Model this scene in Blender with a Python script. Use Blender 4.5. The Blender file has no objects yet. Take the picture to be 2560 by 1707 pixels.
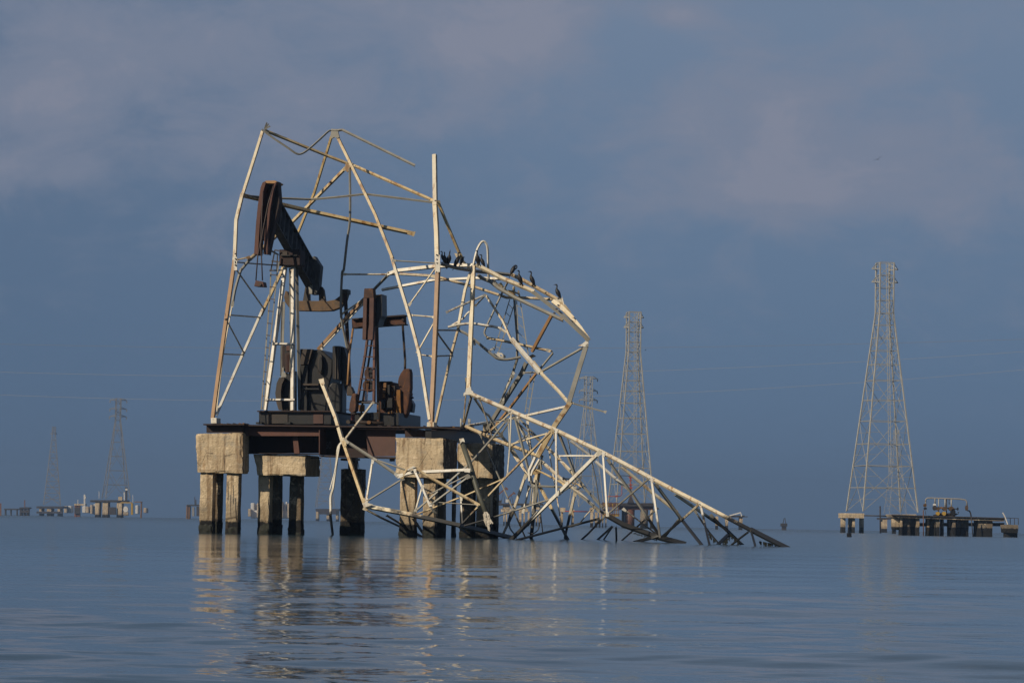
import bpy, bmesh, math, random
from mathutils import Vector, Matrix, noise
R = math.radians
random.seed(7)
SC = bpy.context.scene
COL = SC.collection

# ------------------------------------------------------------------ camera
FPX = 8400.0                       # focal length in photo pixels (2560 wide)
HC = 0.62                          # lens height above the water
CAM = Vector((0, 0, HC))
PITCH = math.atan(454.7 / FPX)
ROLL = math.atan(0.0185)
Fw = Vector((0, math.cos(PITCH), math.sin(PITCH)))
_r0 = Vector((1, 0, 0)); _u0 = Vector((0, -math.sin(PITCH), math.cos(PITCH)))
Rt = _r0 * math.cos(ROLL) + _u0 * math.sin(ROLL)
Up = -_r0 * math.sin(ROLL) + _u0 * math.cos(ROLL)
cd = bpy.data.cameras.new('camera'); cam = bpy.data.objects.new('camera', cd); COL.objects.link(cam)
m = Matrix((Rt, Up, -Fw)).transposed().to_4x4(); m.translation = CAM
cam.matrix_world = m
cd.sensor_width = 36.0; cd.lens = FPX * 36.0 / 2560.0
cd.clip_start = 0.5; cd.clip_end = 20000
SC.camera = cam

# ------------------------------------------------------------------ sun, sky
SUN_AZ, SUN_EL = R(47), R(27)      # to the left of and behind the camera
to_sun = Vector((-math.sin(SUN_AZ) * math.cos(SUN_EL), -math.cos(SUN_AZ) * math.cos(SUN_EL), math.sin(SUN_EL)))
sl = bpy.data.lights.new('sun', 'SUN'); so = bpy.data.objects.new('sun', sl); COL.objects.link(so)
sl.energy = 4.5; sl.angle = R(0.55); sl.color = (1.0, 0.87, 0.68)
so.rotation_euler = to_sun.to_track_quat('Z', 'Y').to_euler(); so.location = (-60, 60, 80)

W = bpy.data.worlds.new('World'); SC.world = W; W.use_nodes = True
nt = W.node_tree; nt.nodes.clear()
class NB:
    """small node-graph helper"""
    def __init__(s, nt): s.nt = nt
    def n(s, t, ins=None, **kw):
        x = s.nt.nodes.new(t)
        for k, v in kw.items(): setattr(x, k, v)
        for k, v in (ins or {}).items():
            if hasattr(v, 'is_output') : s.nt.links.new(v, x.inputs[k])
            else: x.inputs[k].default_value = v
        return x
    def math(s, op, a, b=0.0, clamp=False):
        return s.n('ShaderNodeMath', {0: a, 1: b}, operation=op, use_clamp=clamp).outputs[0]
    def vmul(s, v, f):
        return s.n('ShaderNodeVectorMath', {0: v, 1: f}, operation='MULTIPLY').outputs[0]
    def noise(s, vec, scale, detail=4, rough=.55, dist=0.0):
        return s.n('ShaderNodeTexNoise', {'Vector': vec, 'Scale': scale, 'Detail': detail, 'Roughness': rough, 'Distortion': dist}).outputs['Fac']
    def ss(s, v, a, b, c=0.0, d=1.0):
        x = s.n('ShaderNodeMapRange', {0: v, 1: a, 2: b, 3: c, 4: d}, interpolation_type='SMOOTHSTEP')
        return x.outputs[0]
    def mix(s, f, a, b, mode='MIX'):
        x = s.nt.nodes.new('ShaderNodeMix'); x.data_type = 'RGBA'; x.blend_type = mode
        for i, v in ((0, f), (6, a), (7, b)):
            if hasattr(v, 'is_output'): s.nt.links.new(v, x.inputs[i])
            else: x.inputs[i].default_value = (v if i == 0 else (*v, 1.0)[:4])
        return x.outputs[2]
    def ramp(s, f, stops):
        x = s.n('ShaderNodeValToRGB', {0: f}); cr = x.color_ramp
        while len(cr.elements) < len(stops): cr.elements.new(0.5)
        for e, (p, c) in zip(cr.elements, stops): e.position = p; e.color = (*c, 1)
        return x.outputs[0]
b = NB(nt)
tc = b.n('ShaderNodeTexCoord').outputs['Generated']
sep = b.n('ShaderNodeSeparateXYZ', {0: tc})
dx, dz = sep.outputs[0], sep.outputs[2]
sky = b.n('ShaderNodeTexSky', sky_type='NISHITA', sun_disc=False, sun_elevation=SUN_EL, sun_rotation=SUN_AZ + math.pi,
          air_density=1.2, dust_density=2.0, ozone_density=1.5)
base = b.ramp(b.math('MULTIPLY', b.math('ABSOLUTE', dz), 2.0), [(0.0, (.102, .166, .268)), (.10, (.114, .184, .294)), (.20, (.134, .203, .314)), (.30, (.160, .222, .328)), (.55, (.125, .175, .28)), (1.0, (.07, .11, .20))])
base = b.mix(b.ss(dx, -.16, .05, .55, 0), base, (.080, .134, .226))
# cloud field in direction space: soft banks with ragged tops
cv = b.vmul(tc, (1.0, 1.0, 1.7))
n1 = b.noise(cv, 9.0, 7, .56, .3)
n2 = b.noise(cv, 30.0, 8, .66, .5)
def blob(x, z, rx, rz):
    u = b.math('DIVIDE', b.math('SUBTRACT', dx, x), rx); v = b.math('DIVIDE', b.math('SUBTRACT', dz, z), rz)
    r2 = b.math('ADD', b.math('MULTIPLY', u, u), b.math('MULTIPLY', v, v))
    return b.math('POWER', 2.718, b.math('MULTIPLY', r2, -1.0))
def dirpix(px, py):
    d = Fw + Rt * ((px - 1280) / FPX) - Up * ((py - 853.5) / FPX); d.normalize(); return d.x, d.z
bias = None
for (px, py, rx, ry, s) in [(760, 120, 640, 190, .19), (1300, 70, 230, 130, .20), (80, 240, 170, 90, .10), (2050, 330, 480, 210, .10), (2400, 90, 420, 160, .08),
                            (1960, 470, 160, 70, .08), (1690, 40, 75, 32, .2), (1600, 110, 190, 110, -.16), (430, 330, 420, 60, .0), (1240, 560, 120, 25, .06), (150, 440, 300, 45, .05)]:
    x, z = dirpix(px, py)
    t = b.math('MULTIPLY', blob(x, z, rx / FPX, ry / FPX), s)
    bias = t if bias is None else b.math('ADD', bias, t)
dens = b.math('ADD', b.math('ADD', b.math('MULTIPLY', n1, .64), b.math('MULTIPLY', n2, .34)), bias)
high = b.ss(dz, .012, .075)
cm = b.math('MULTIPLY', b.ss(dens, .49, .67), high)
c1 = b.mix(b.math('MULTIPLY', cm, .80), base, (.205, .235, .318))
cm2 = b.math('MULTIPLY', b.ss(b.math('ADD', dens, b.math('MULTIPLY', n2, .12)), .72, .82), high)
c2 = b.mix(b.math('MULTIPLY', cm2, .30), c1, (.300, .292, .352))
# darker blue rifts
c3 = b.mix(b.math('MULTIPLY', b.ss(dens, .46, .30), b.ss(dz, .02, .06, 0, .35)), c2, (.105, .172, .300))
bg1 = b.n('ShaderNodeBackground', {'Color': sky.outputs[0], 'Strength': 0.06})
bg2 = b.n('ShaderNodeBackground', {'Color': c3, 'Strength': 1.0})
thin = b.ss(dz, .10, .6, 1.0, .78)
mixs = b.n('ShaderNodeMixShader', {0: thin, 1: bg1.outputs[0], 2: bg2.outputs[0]})
b.n('ShaderNodeOutputWorld', {0: mixs.outputs[0]})

vs = SC.view_settings
vs.view_transform = 'Standard'; vs.look = 'None'; vs.exposure = 0.0; vs.gamma = 1.0; vs.use_curve_mapping = False
SC.cycles.max_bounces = 6; SC.cycles.volume_bounces = 0; SC.cycles.use_denoising = True
SC.cycles.caustics_reflective = False; SC.cycles.caustics_refractive = False

# ------------------------------------------------------------------ pixel -> place
CROP = {'N': (0, 0, 1), 'A': (500, 280, 3.92), 'B': (500, 640, 3.92), 'C': (460, 1020, 3.92), 'D': (900, 1000, 3.92), 'E': (1000, 580, 4.704),
        'F': (1000, 850, 4.704), 'G': (1400, 1050, 3.92), 'H': (2060, 1050, 4.704), 'K': (620, 820, 6.533), 'J': (860, 700, 7.84),
        'I': (860, 880, 7.84), 'T': (620, 440, 6.533), 'U': (2060, 640, 2.377), 'V': (1380, 760, 2.703), 'X': (0, 1150, 5.88),
        'Y': (440, 1150, 5.113), 'Z': (1200, 1180, 4.704), 'S': (2080, 1210, 4.9), 'R': (1240, 1080, 7.84), 'Q': (1280, 720, 7.84), 'L': (0, 960, 4.519)}
YAW = R(11)
AXU = Vector((math.cos(YAW), -math.sin(YAW), 0)); AXV = Vector((math.sin(YAW), math.cos(YAW), 0))
ORG = Vector((0, 135, 0))
def nat(crop, x, y):
    ox, oy, s = CROP[crop]; return ox + x / s, oy + y / s
def ray(px, py): return Fw + Rt * ((px - 1280) / FPX) - Up * ((py - 853.5) / FPX)
def PT(crop, x, y, Y):                       # point at distance Y (far things)
    d = ray(*nat(crop, x, y)); return CAM + d * (Y / d.y)
def QT(crop, x, y, d):                       # point at local depth d behind the platform's front plane
    r = ray(*nat(crop, x, y))
    if d == 'W':                             # where it enters the water
        return CAM + r * (-HC / r.z)
    t = (d - (CAM - ORG).dot(AXV)) / r.dot(AXV)
    return CAM + r * t
def pxm(p): return p.y / FPX                 # metres per photo pixel there

# ------------------------------------------------------------------ materials
MATS = {}
def new_mat(name):
    m = bpy.data.materials.new(name); m.use_nodes = True; m.node_tree.nodes.clear()
    MATS[name] = m; return m, NB(m.node_tree)
def finish(b, col, rough=.6, metal=0.0, bump=None, bstr=.3, bdist=.02, spec=.4):
    ins = {'Base Color': col, 'Roughness': rough, 'Metallic': metal, 'Specular IOR Level': spec}
    if bump is not None:
        ins['Normal'] = b.n('ShaderNodeBump', {'Height': bump, 'Strength': bstr, 'Distance': bdist}).outputs[0]
    p = b.n('ShaderNodeBsdfPrincipled', ins)
    b.n('ShaderNodeOutputMaterial', {0: p.outputs[0]})
def steel(name, c1, c2, rust=(.16, .075, .03), amt=.5, tide=.9, rough=.55, streak=(2.5, 2.5, .7), vary=.16, scale=1.0):
    m, b = new_mat(name)
    pos = b.n('ShaderNodeNewGeometry').outputs['Position']
    z = b.n('ShaderNodeSeparateXYZ', {0: pos}).outputs[2]
    rnd = b.n('ShaderNodeObjectInfo').outputs['Random']
    off = b.n('ShaderNodeVectorMath', {0: pos, 1: b.n('ShaderNodeCombineXYZ', {0: b.math('MULTIPLY', rnd, 37), 1: b.math('MULTIPLY', rnd, 91)}).outputs[0]}, operation='ADD').outputs[0]
    a = b.noise(off, 1.3 * scale, 5, .6)
    s = b.noise(b.vmul(off, streak), 1.6 * scale, 6, .65)
    f = b.noise(off, 22 * scale, 4, .6)
    col = b.mix(b.ss(a, .35, .68), c1, c2)
    col = b.mix(b.math('MULTIPLY', b.ss(b.math('ADD', s, b.math('MULTIPLY', f, .25)), .74 - .16 * amt, .92 - .16 * amt), min(1, amt + .25)), col, rust)
    col = b.mix(b.ss(f, .3, .75, .0, .22), col, (c1[0] * .5, c1[1] * .47, c1[2] * .42))
    hv = b.n('ShaderNodeHueSaturation', {'Value': b.math('ADD', 1 - vary / 2 - .02, b.math('MULTIPLY', rnd, vary)), 'Saturation': b.math('ADD', .9, b.math('MULTIPLY', rnd, .25)), 'Color': col}).outputs[0]
    col = hv
    if tide:
        zz = b.math('ADD', z, b.math('MULTIPLY', b.math('SUBTRACT', b.noise(pos, 2.2, 6, .65), .5), tide * 1.3))
        col = b.mix(b.ss(zz, tide * .78, tide * 1.12, 1, 0), col, (.011, .011, .011))
    finish(b, col, rough, 0, f, .25, .01)
    return m
steel('paint_cream', (.61, .55, .425), (.52, .445, .32), (.27, .145, .06), .72, tide=1.05)
steel('paint_white', (.67, .64, .57), (.57, .53, .44), (.29, .165, .08), .6, tide=1.05)
steel('paint_grey_shade', (.25, .242, .212), (.185, .175, .148), (.18, .11, .06), .4, tide=1.05)  # grey paint; also cream steel turned from the sun, its shade painted in
steel('paint_tan', (.34, .205, .105), (.27, .155, .075), (.20, .105, .045), .5, tide=1.05)
steel('paint_ochre', (.50, .405, .25), (.41, .305, .165), (.22, .115, .045), .8, tide=1.05)
steel('olive_pile', (.070, .072, .055), (.05, .05, .038), (.11, .09, .06), .3, tide=.5)
steel('rust_brown', (.032, .018, .016), (.020, .013, .012), (.055, .028, .020), .45, tide=0, rough=.8)
steel('rust_maroon', (.098, .047, .036), (.066, .033, .027), (.11, .062, .040), .45, tide=0, rough=.75)
steel('rust_red', (.080, .038, .025), (.048, .026, .019), (.17, .078, .034), .6, tide=0, rough=.85, scale=2.2)
steel('rust_orange', (.22, .115, .045), (.14, .07, .03), (.07, .04, .025), .6, tide=0, rough=.85, scale=2)
steel('oily_black', (.0065, .0068, .0075), (.011, .010, .009), (.028, .018, .012), .32, tide=0, rough=.42)
steel('oily_brown', (.042, .029, .020), (.022, .017, .014), (.085, .048, .025), .4, tide=0, rough=.6)
steel('beam_worn', (.085, .088, .088), (.036, .035, .033), (.20, .195, .185), .55, tide=0, rough=.7, scale=1.6)
steel('peeling_white', (.70, .66, .58), (.60, .54, .44), (.27, .145, .06), .62, tide=0, scale=1.8)
steel('ochre_yellow', (.115, .060, .020), (.05, .032, .016), (.07, .045, .03), .55, tide=0, scale=2)
steel('cable', (.05, .032, .028), (.04, .03, .028), (.08, .05, .03), .3, tide=0)
steel('galvanised', (.40, .385, .34), (.33, .315, .275), (.30, .22, .14), .25, tide=0, scale=.3)
steel('galvanised_dark', (.26, .25, .24), (.20, .19, .18), (.2, .13, .08), .25, tide=0, scale=.3)
steel('far_dark', (.030, .026, .026), (.045, .035, .033), (.07, .04, .03), .3, tide=0, scale=.4)
steel('far_rust', (.17, .065, .030), (.11, .05, .03), (.28, .13, .05), .5, tide=0, scale=.5)
steel('far_red', (.30, .055, .035), (.22, .05, .03), (.12, .05, .03), .4, tide=0, scale=.5)
steel('far_white', (.62, .60, .57), (.52, .50, .47), (.4, .33, .25), .3, tide=0, scale=.3)
steel('far_yellow', (.42, .27, .045), (.3, .19, .04), (.2, .11, .04), .4, tide=0, scale=.5)
steel('wire_pale', (.30, .30, .29), (.30, .30, .29), (.5, .5, .5), .1, tide=0)
steel('wire', (.20, .20, .20), (.20, .20, .20), (.2, .2, .2), .1, tide=0)
steel('number_paint', (.12, .115, .11), (.09, .088, .085), (.04, .03, .028), .5, tide=0, scale=3)
def concrete(name, c1=(.51, .405, .265), c2=(.385, .295, .187), tide=.52, stain=.75, scale=1.0):
    m, b = new_mat(name)
    pos = b.n('ShaderNodeNewGeometry').outputs['Position']
    z = b.n('ShaderNodeSeparateXYZ', {0: pos}).outputs[2]
    p = b.vmul(pos, (scale, scale, scale))
    a = b.noise(p, .9, 6, .62); f = b.noise(p, 14, 8, .7); s = b.noise(b.vmul(p, (4.6, 4.6, .34)), 1.0, 7, .66); g = b.noise(p, 3.1, 7, .7, .6)
    col = b.mix(b.ss(a, .33, .66), c1, c2)
    col = b.mix(b.ss(g, .54, .64, 0, .7), col, (.70, .57, .40))
    col = b.mix(b.math('MULTIPLY', b.ss(s, .47, .63), stain), col, (.17, .105, .055))
    s2 = b.noise(b.vmul(p, (2.3, 2.3, .25)), 1.7, 5, .6)
    col = b.mix(b.ss(s2, .60, .76, 0, .55), col, (.33, .17, .065))
    col = b.mix(b.ss(f, .56, .70, 0, .8), col, (.19, .14, .09))
    col = b.mix(b.ss(b.noise(p, 1.9, 5, .6), .52, .66, 0, .5), col, (.27, .245, .20))
    ln = b.math('ABSOLUTE', b.math('SUBTRACT', b.math('FRACT', b.math('ADD', b.math('MULTIPLY', z, 1.75 * scale), b.math('MULTIPLY', a, .05))), .5))
    col = b.mix(b.math('MULTIPLY', b.ss(ln, .0, .022, 1, 0), b.ss(g, .42, .56, 0, .75)), col, (.12, .08, .05))
    zz = b.math('ADD', z, b.math('MULTIPLY', b.math('SUBTRACT', b.noise(pos, 3.0, 7, .7), .5), .55))
    col = b.mix(b.ss(zz, tide + .35, tide + 1.0, .55, 0), col, (.15, .115, .075))
    col = b.mix(b.ss(zz, tide - .07, tide + .06, 1, 0), col, (.013, .013, .013))
    ck = b.n('ShaderNodeTexVoronoi', {'Vector': b.vmul(p, (1, 1, .6)), 'Scale': 1.1}, feature='DISTANCE_TO_EDGE').outputs['Distance']
    col = b.mix(b.math('MULTIPLY', b.ss(b.math('ADD', ck, b.math('MULTIPLY', f, .02)), .012, .030, 1, 0), b.ss(a, .45, .55, 0, .8)), col, (.05, .038, .028))
    v = b.n('ShaderNodeTexVoronoi', {'Vector': p, 'Scale': 9.0}).outputs['Distance']
    h = b.math('ADD', b.math('ADD', f, b.math('MULTIPLY', g, .9)), b.math('MULTIPLY', v, .35))
    finish(b, col, .9, 0, h, .75, .05, .2)
    return m
concrete('concrete')
concrete('concrete_dark_shade', (.12, .105, .082), (.075, .066, .052), .6, .6)  # blackened rear piles, with under-deck shade put into the colour
concrete('concrete_oily_shade', (.10, .085, .062), (.05, .043, .034), .55, .9)  # oil stain plus painted-in shade for right-hand cap faces
concrete('concrete_far', (.50, .40, .27), (.40, .31, .20), 1.2, .5, .4)
concrete('concrete_grey', (.15, .135, .11), (.10, .09, .075), 1.25, .6, .5)
def simple(name, c, rough=.6):
    m, b = new_mat(name); pos = b.n('ShaderNodeTexCoord').outputs['Object']
    f = b.noise(pos, 14, 4, .6)
    finish(b, b.mix(b.ss(f, .3, .7), c, tuple(x * .6 for x in c)), rough, 0, f, .15, .01); return m
simple('feather', (.014, .013, .014), .55)
simple('beak', (.16, .11, .05), .5)
simple('weed', (.016, .018, .012), .8)
simple('frayed', (.62, .56, .46), .8)

# water: dark body, mirror surface, ripples of several sizes
def water_mat():
    m, b = new_mat('water')
    pos = b.n('ShaderNodeNewGeometry').outputs['Position']
    y = b.n('ShaderNodeSeparateXYZ', {0: pos}).outputs[1]
    flat = b.vmul(pos, (1, 1, 0))
    w3 = b.noise(b.vmul(flat, (.6, 1, 1)), 6.0, 3, .55, .2)
    nrm = b.n('ShaderNodeBump', {'Height': b.math('MULTIPLY', w3, .0035), 'Strength': 1.0, 'Distance': 1.0}).outputs[0]
    p = b.n('ShaderNodeBsdfPrincipled', {'Base Color': (.030, .054, .066, 1), 'Roughness': b.math('ADD', b.ss(y, 15, 120, .02, .12), b.ss(y, 150, 900, 0, .12)), 'IOR': 1.333, 'Normal': nrm, 'Specular IOR Level': .5})
    b.n('ShaderNodeOutputMaterial', {0: p.outputs[0]})
water_mat()

# ------------------------------------------------------------------ building helpers
def link(o, parent=None):
    COL.objects.link(o)
    if parent is not None: o.parent = parent
    return o
def origin_of(parent):
    v = Vector((0, 0, 0))
    while parent is not None:
        v = v + parent.location; parent = parent.parent
    return v
def mesh(name, verts, faces, mat, parent=None, smooth=False):
    o0 = origin_of(parent)
    me = bpy.data.meshes.new(name)
    me.from_pydata([tuple(Vector(v) - o0) for v in verts], [], faces)
    bm = bmesh.new(); bm.from_mesh(me); bmesh.ops.recalc_face_normals(bm, faces=bm.faces); bm.to_mesh(me); bm.free()
    if smooth:
        for p in me.polygons: p.use_smooth = True
    me.materials.append(MATS[mat])
    return link(bpy.data.objects.new(name, me), parent)
def thing(name, label, cat, loc, group=None):
    o = bpy.data.objects.new(name, None); o.empty_display_size = .3; o.location = loc
    o['label'] = label; o['category'] = cat
    if group: o['group'] = group
    return link(o)
def tag(o, label, cat, group=None, kind=None):
    if label: o['label'] = label; o['category'] = cat
    if group: o['group'] = group
    if kind: o['kind'] = kind
    return o

def ext(name, crop, pts, d, thick, mat, parent, far=False, bev=0.0):
    """outline at its own depth, extruded away from the viewer by its real thickness"""
    if far: P = [PT(crop, x, y, d) for x, y in pts]; ax = Vector((0, 1, 0))
    else: P = [QT(crop, x, y, d) for x, y in pts]; ax = AXV
    n = len(P)
    V = P + [p + ax * thick for p in P]
    Fs = [list(range(n)), list(range(2 * n - 1, n - 1, -1))] + [[i, (i + 1) % n, (i + 1) % n + n, i + n] for i in range(n)]
    o = mesh(name, V, Fs, mat, parent)
    if bev:
        md = o.modifiers.new('bevel', 'BEVEL'); md.width = bev; md.segments = 2; md.limit_method = 'ANGLE'
    return o
def rect(name, crop, x0, y0, x1, y1, d, thick, mat, parent, far=False, bev=0.0):
    return ext(name, crop, [(x0, y0), (x1, y0), (x1, y1), (x0, y1)], d, thick, mat, parent, far, bev)

def rough_block(name, corners, mat, parent, cuts=7, amp=.022, edge=.05, seed=0):
    """8 corners (4 front, 4 back) -> subdivided, weathered block with crumbled arrises"""
    o0 = origin_of(parent)
    bm = bmesh.new()
    vs = [bm.verts.new(Vector(c) - o0) for c in corners]
    for f in ((0, 1, 2, 3), (7, 6, 5, 4), (0, 4, 5, 1), (1, 5, 6, 2), (2, 6, 7, 3), (3, 7, 4, 0)): bm.faces.new([vs[i] for i in f])
    bmesh.ops.recalc_face_normals(bm, faces=bm.faces)
    sharp = set()
    bmesh.ops.subdivide_edges(bm, edges=bm.edges[:], cuts=cuts, use_grid_fill=True)
    bm.normal_update()
    cen = sum((v.co for v in bm.verts), Vector()) / len(bm.verts)
    mv = []
    for v in bm.verts:
        ns = [f.normal for f in v.link_faces]
        is_edge = any(ns[0].dot(k) < .7 for k in ns[1:])
        q = v.co * 2.3 + Vector((seed * 7.1, seed * 3.3, 0))
        k = noise.noise(q) * amp + noise.noise(q * 3.1) * amp * .6
        d = v.normal * k
        if is_edge:
            c = max(0.0, noise.noise(q * 1.6 + Vector((5, 5, 5))) + .12)
            d = d + (cen - v.co).normalized() * (edge * c * 1.4 + .008)
        mv.append((v, d))
    for v, d in mv: v.co += d
    me = bpy.data.meshes.new(name); bm.to_mesh(me); bm.free()
    me.materials.append(MATS[mat])
    return link(bpy.data.objects.new(name, me), parent)
def block(name, crop, pts, d, thick, mat, parent, far=False, **kw):
    if far: P = [PT(crop, x, y, d) for x, y in pts]; ax = Vector((0, 1, 0))
    else: P = [QT(crop, x, y, d) for x, y in pts]; ax = AXV
    return rough_block(name, P + [p + ax * thick for p in P], mat, parent, **kw)
def pile(name, crop, x0, x1, ytop, d, thick, mat, parent, far=False, flare=0.0, **kw):
    """square pile from its top down below the waterline"""
    f = PT if far else QT
    a, c = f(crop, x0, ytop, d), f(crop, x1, ytop, d)
    ax = Vector((0, 1, 0)) if far else AXV
    a2, c2 = a.copy(), c.copy(); a2.z = c2.z = -.7
    c.z = a.z
    u = (c - a).normalized() * flare
    return rough_block(name, [a, c, c2 + u, a2 - u] + [p + ax * thick for p in (a, c, c2 + u, a2 - u)], mat, parent, **kw)

def crom(P, n=6):
    if len(P) < 3: return P
    Q = [P[0] * 2 - P[1]] + P + [P[-1] * 2 - P[-2]]; out = []
    for i in range(1, len(Q) - 2):
        p0, p1, p2, p3 = Q[i - 1:i + 3]
        for k in range(n):
            t = k / n
            out.append(.5 * ((2 * p1) + (p2 - p0) * t + (2 * p0 - 5 * p1 + 4 * p2 - p3) * t * t + (3 * p1 - p0 - 3 * p2 + p3) * t ** 3))
    out.append(P[-1]); return out
EYE = Vector((0, 1, 0))
def sweep(P, prof, roll=0.0, vf=None):
    """sweep a closed profile [(s, n)] along P; s points to the upper/left side, n to the viewer"""
    P = list(P)
    t = (P[-1] - P[0]).normalized(); s = t.cross(EYE)
    if s.dot(Vector((-.6, 0, .8))) < 0: P.reverse()
    V, Fs = [], []; n = len(prof); c, sn = math.cos(roll), math.sin(roll)
    for i, p in enumerate(P):
        t = (P[min(i + 1, len(P) - 1)] - P[max(i - 1, 0)]).normalized()
        s = t.cross(EYE)
        if s.length < 1e-4: s = Vector((0, 0, 1))
        s.normalize(); nn = -(EYE - t * EYE.dot(t)).normalized()
        for (a, bb) in prof:
            V.append(p + s * (a * c - bb * sn) + nn * (a * sn + bb * c))
    for i in range(len(P) - 1):
        for k in range(n):
            Fs.append([i * n + k, i * n + (k + 1) % n, (i + 1) * n + (k + 1) % n, (i + 1) * n + k])
    Fs += [list(range(n)), list(range(len(V) - 1, len(V) - n - 1, -1))]
    return V, Fs
def prof_L(w, th):
    h = w * .35; th = max(th, .012)
    # corner towards the viewer, both flanges running back at 45 degrees
    k = math.sqrt(.5); pts = [(0, 0), (w, 0), (w, th), (th, th), (th, w), (0, w)]
    return [((a - bb) * k, -(a + bb) * k + h) for a, bb in pts]
def prof_box(w, h): return [(-w / 2, -h / 2), (w / 2, -h / 2), (w / 2, h / 2), (-w / 2, h / 2)]
def prof_pipe(r, n=8): return [(r * math.cos(6.2832 * i / n), r * math.sin(6.2832 * i / n)) for i in range(n)]
def prof_I(w, h, t): # w flange width along n, h height along s
    a, c = h / 2, w / 2
    return [(-a, -c), (-a, c), (-a + t, c), (-a + t, t / 2), (a - t, t / 2), (a - t, c), (a, c), (a, -c), (a - t, -c), (a - t, -t / 2), (-a + t, -t / 2), (-a + t, -c)]
RND = random.Random(3)
def bar(name, crop, pts, w, mat, parent, d=0.0, kind='L', o=None, curve=False, far=False, h=None, sag=0.0):
    """a steel member; pts are (x, y[, depth]); w is its width in photo pixels"""
    P = []
    for q in pts:
        dd = q[2] if len(q) > 2 else d
        cr = q[3] if len(q) > 3 else crop
        P.append(PT(cr, q[0], q[1], dd) if far else QT(cr, q[0], q[1], dd))
    if len(pts[-1]) > 2 and pts[-1][2] == 'W': P[-1] = P[-1] + (P[-1] - P[-2]).normalized() * .9
    if len(pts[0]) > 2 and pts[0][2] == 'W': P[0] = P[0] + (P[0] - P[1]).normalized() * .9
    wm = w * pxm(P[0]) * (.9 if kind == 'L' and not far else 1.0)
    if curve: P = crom(P)
    elif not far and len(P) == 2 and kind == 'L':
        # long members are never dead straight after a collapse
        L = (P[1] - P[0]).length; k = L * RND.uniform(-.004, .004)
        off = Vector((RND.uniform(-1, 1), 0, RND.uniform(-1, 1))).normalized() * k
        P = [P[0], P[0].lerp(P[1], .33) + off, P[0].lerp(P[1], .67) + off * .9, P[1]]
    if kind == 'L':
        if o is None: o = RND.uniform(4, 26)
        wl = wm / (math.cos(R(45 - o)) + math.sin(R(45 - o)) if abs(o) <= 45 else 1.25)
        V, Fs = sweep(P, prof_L(wl, wl * .11), R(o))
    elif kind == 'box': V, Fs = sweep(P, prof_box(wm, h if h else wm), R(o or 0))
    elif kind == 'strip': V, Fs = sweep(P, prof_box(wm, max(.02, wm * .15)), R(o or 0))
    elif kind == 'I': V, Fs = sweep(P, prof_I(h or wm * .6, wm, wm * .09), R(o or 0))
    else: V, Fs = sweep(P, prof_pipe(wm / 2), 0)
    ob = mesh(name, V, Fs, mat, parent, smooth=(kind == 'pipe'))
    if kind == 'L' and not far and w >= 3.5 and name in ('girt', 'brace', 'strut'):
        # small bolted plates where a member meets its neighbour
        for e, q in ((P[0], P[1]), (P[-1], P[-2])):
            if e.z < .6: continue
            t = (q - e).normalized(); s = t.cross(EYE).normalized(); g = max(.10, wm * .95)
            c0 = e + Vector((0, -wm * .42, 0)); ax = [c0 - t * g * .5 - s * g * .62, c0 + t * g * 1.5 - s * g * .4, c0 + t * g * 1.5 + s * g * .4, c0 - t * g * .3 + s * g * .66]
            mesh('gusset', ax + [p + Vector((0, .012, 0)) for p in ax], [[0, 1, 2, 3], [7, 6, 5, 4], [0, 4, 5, 1], [1, 5, 6, 2], [2, 6, 7, 3], [3, 7, 4, 0]], mat, ob)
    return ob
def merged(name, specs, mat, parent, kind='stuff'):
    """many tiny lattice bars, too thin to pick apart, in one mesh; specs: (P, width m)"""
    V, Fs = [], []
    for P, w in specs:
        v, f = sweep(P, prof_box(w, w), R(20)); k = len(V)
        V += v; Fs += [[i + k for i in q] for q in f]
    o = mesh(name, V, Fs, mat, parent)
    if kind: o['kind'] = kind
    return o
def disc(name, crop, cx, cy, rx, d, thick, mat, parent, ry=None, far=False, n=20):
    ry = ry or rx
    return ext(name, crop, [(cx + rx * math.cos(6.2832 * i / n), cy + ry * math.sin(6.2832 * i / n)) for i in range(n)], d, thick, mat, parent, far)

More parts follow.
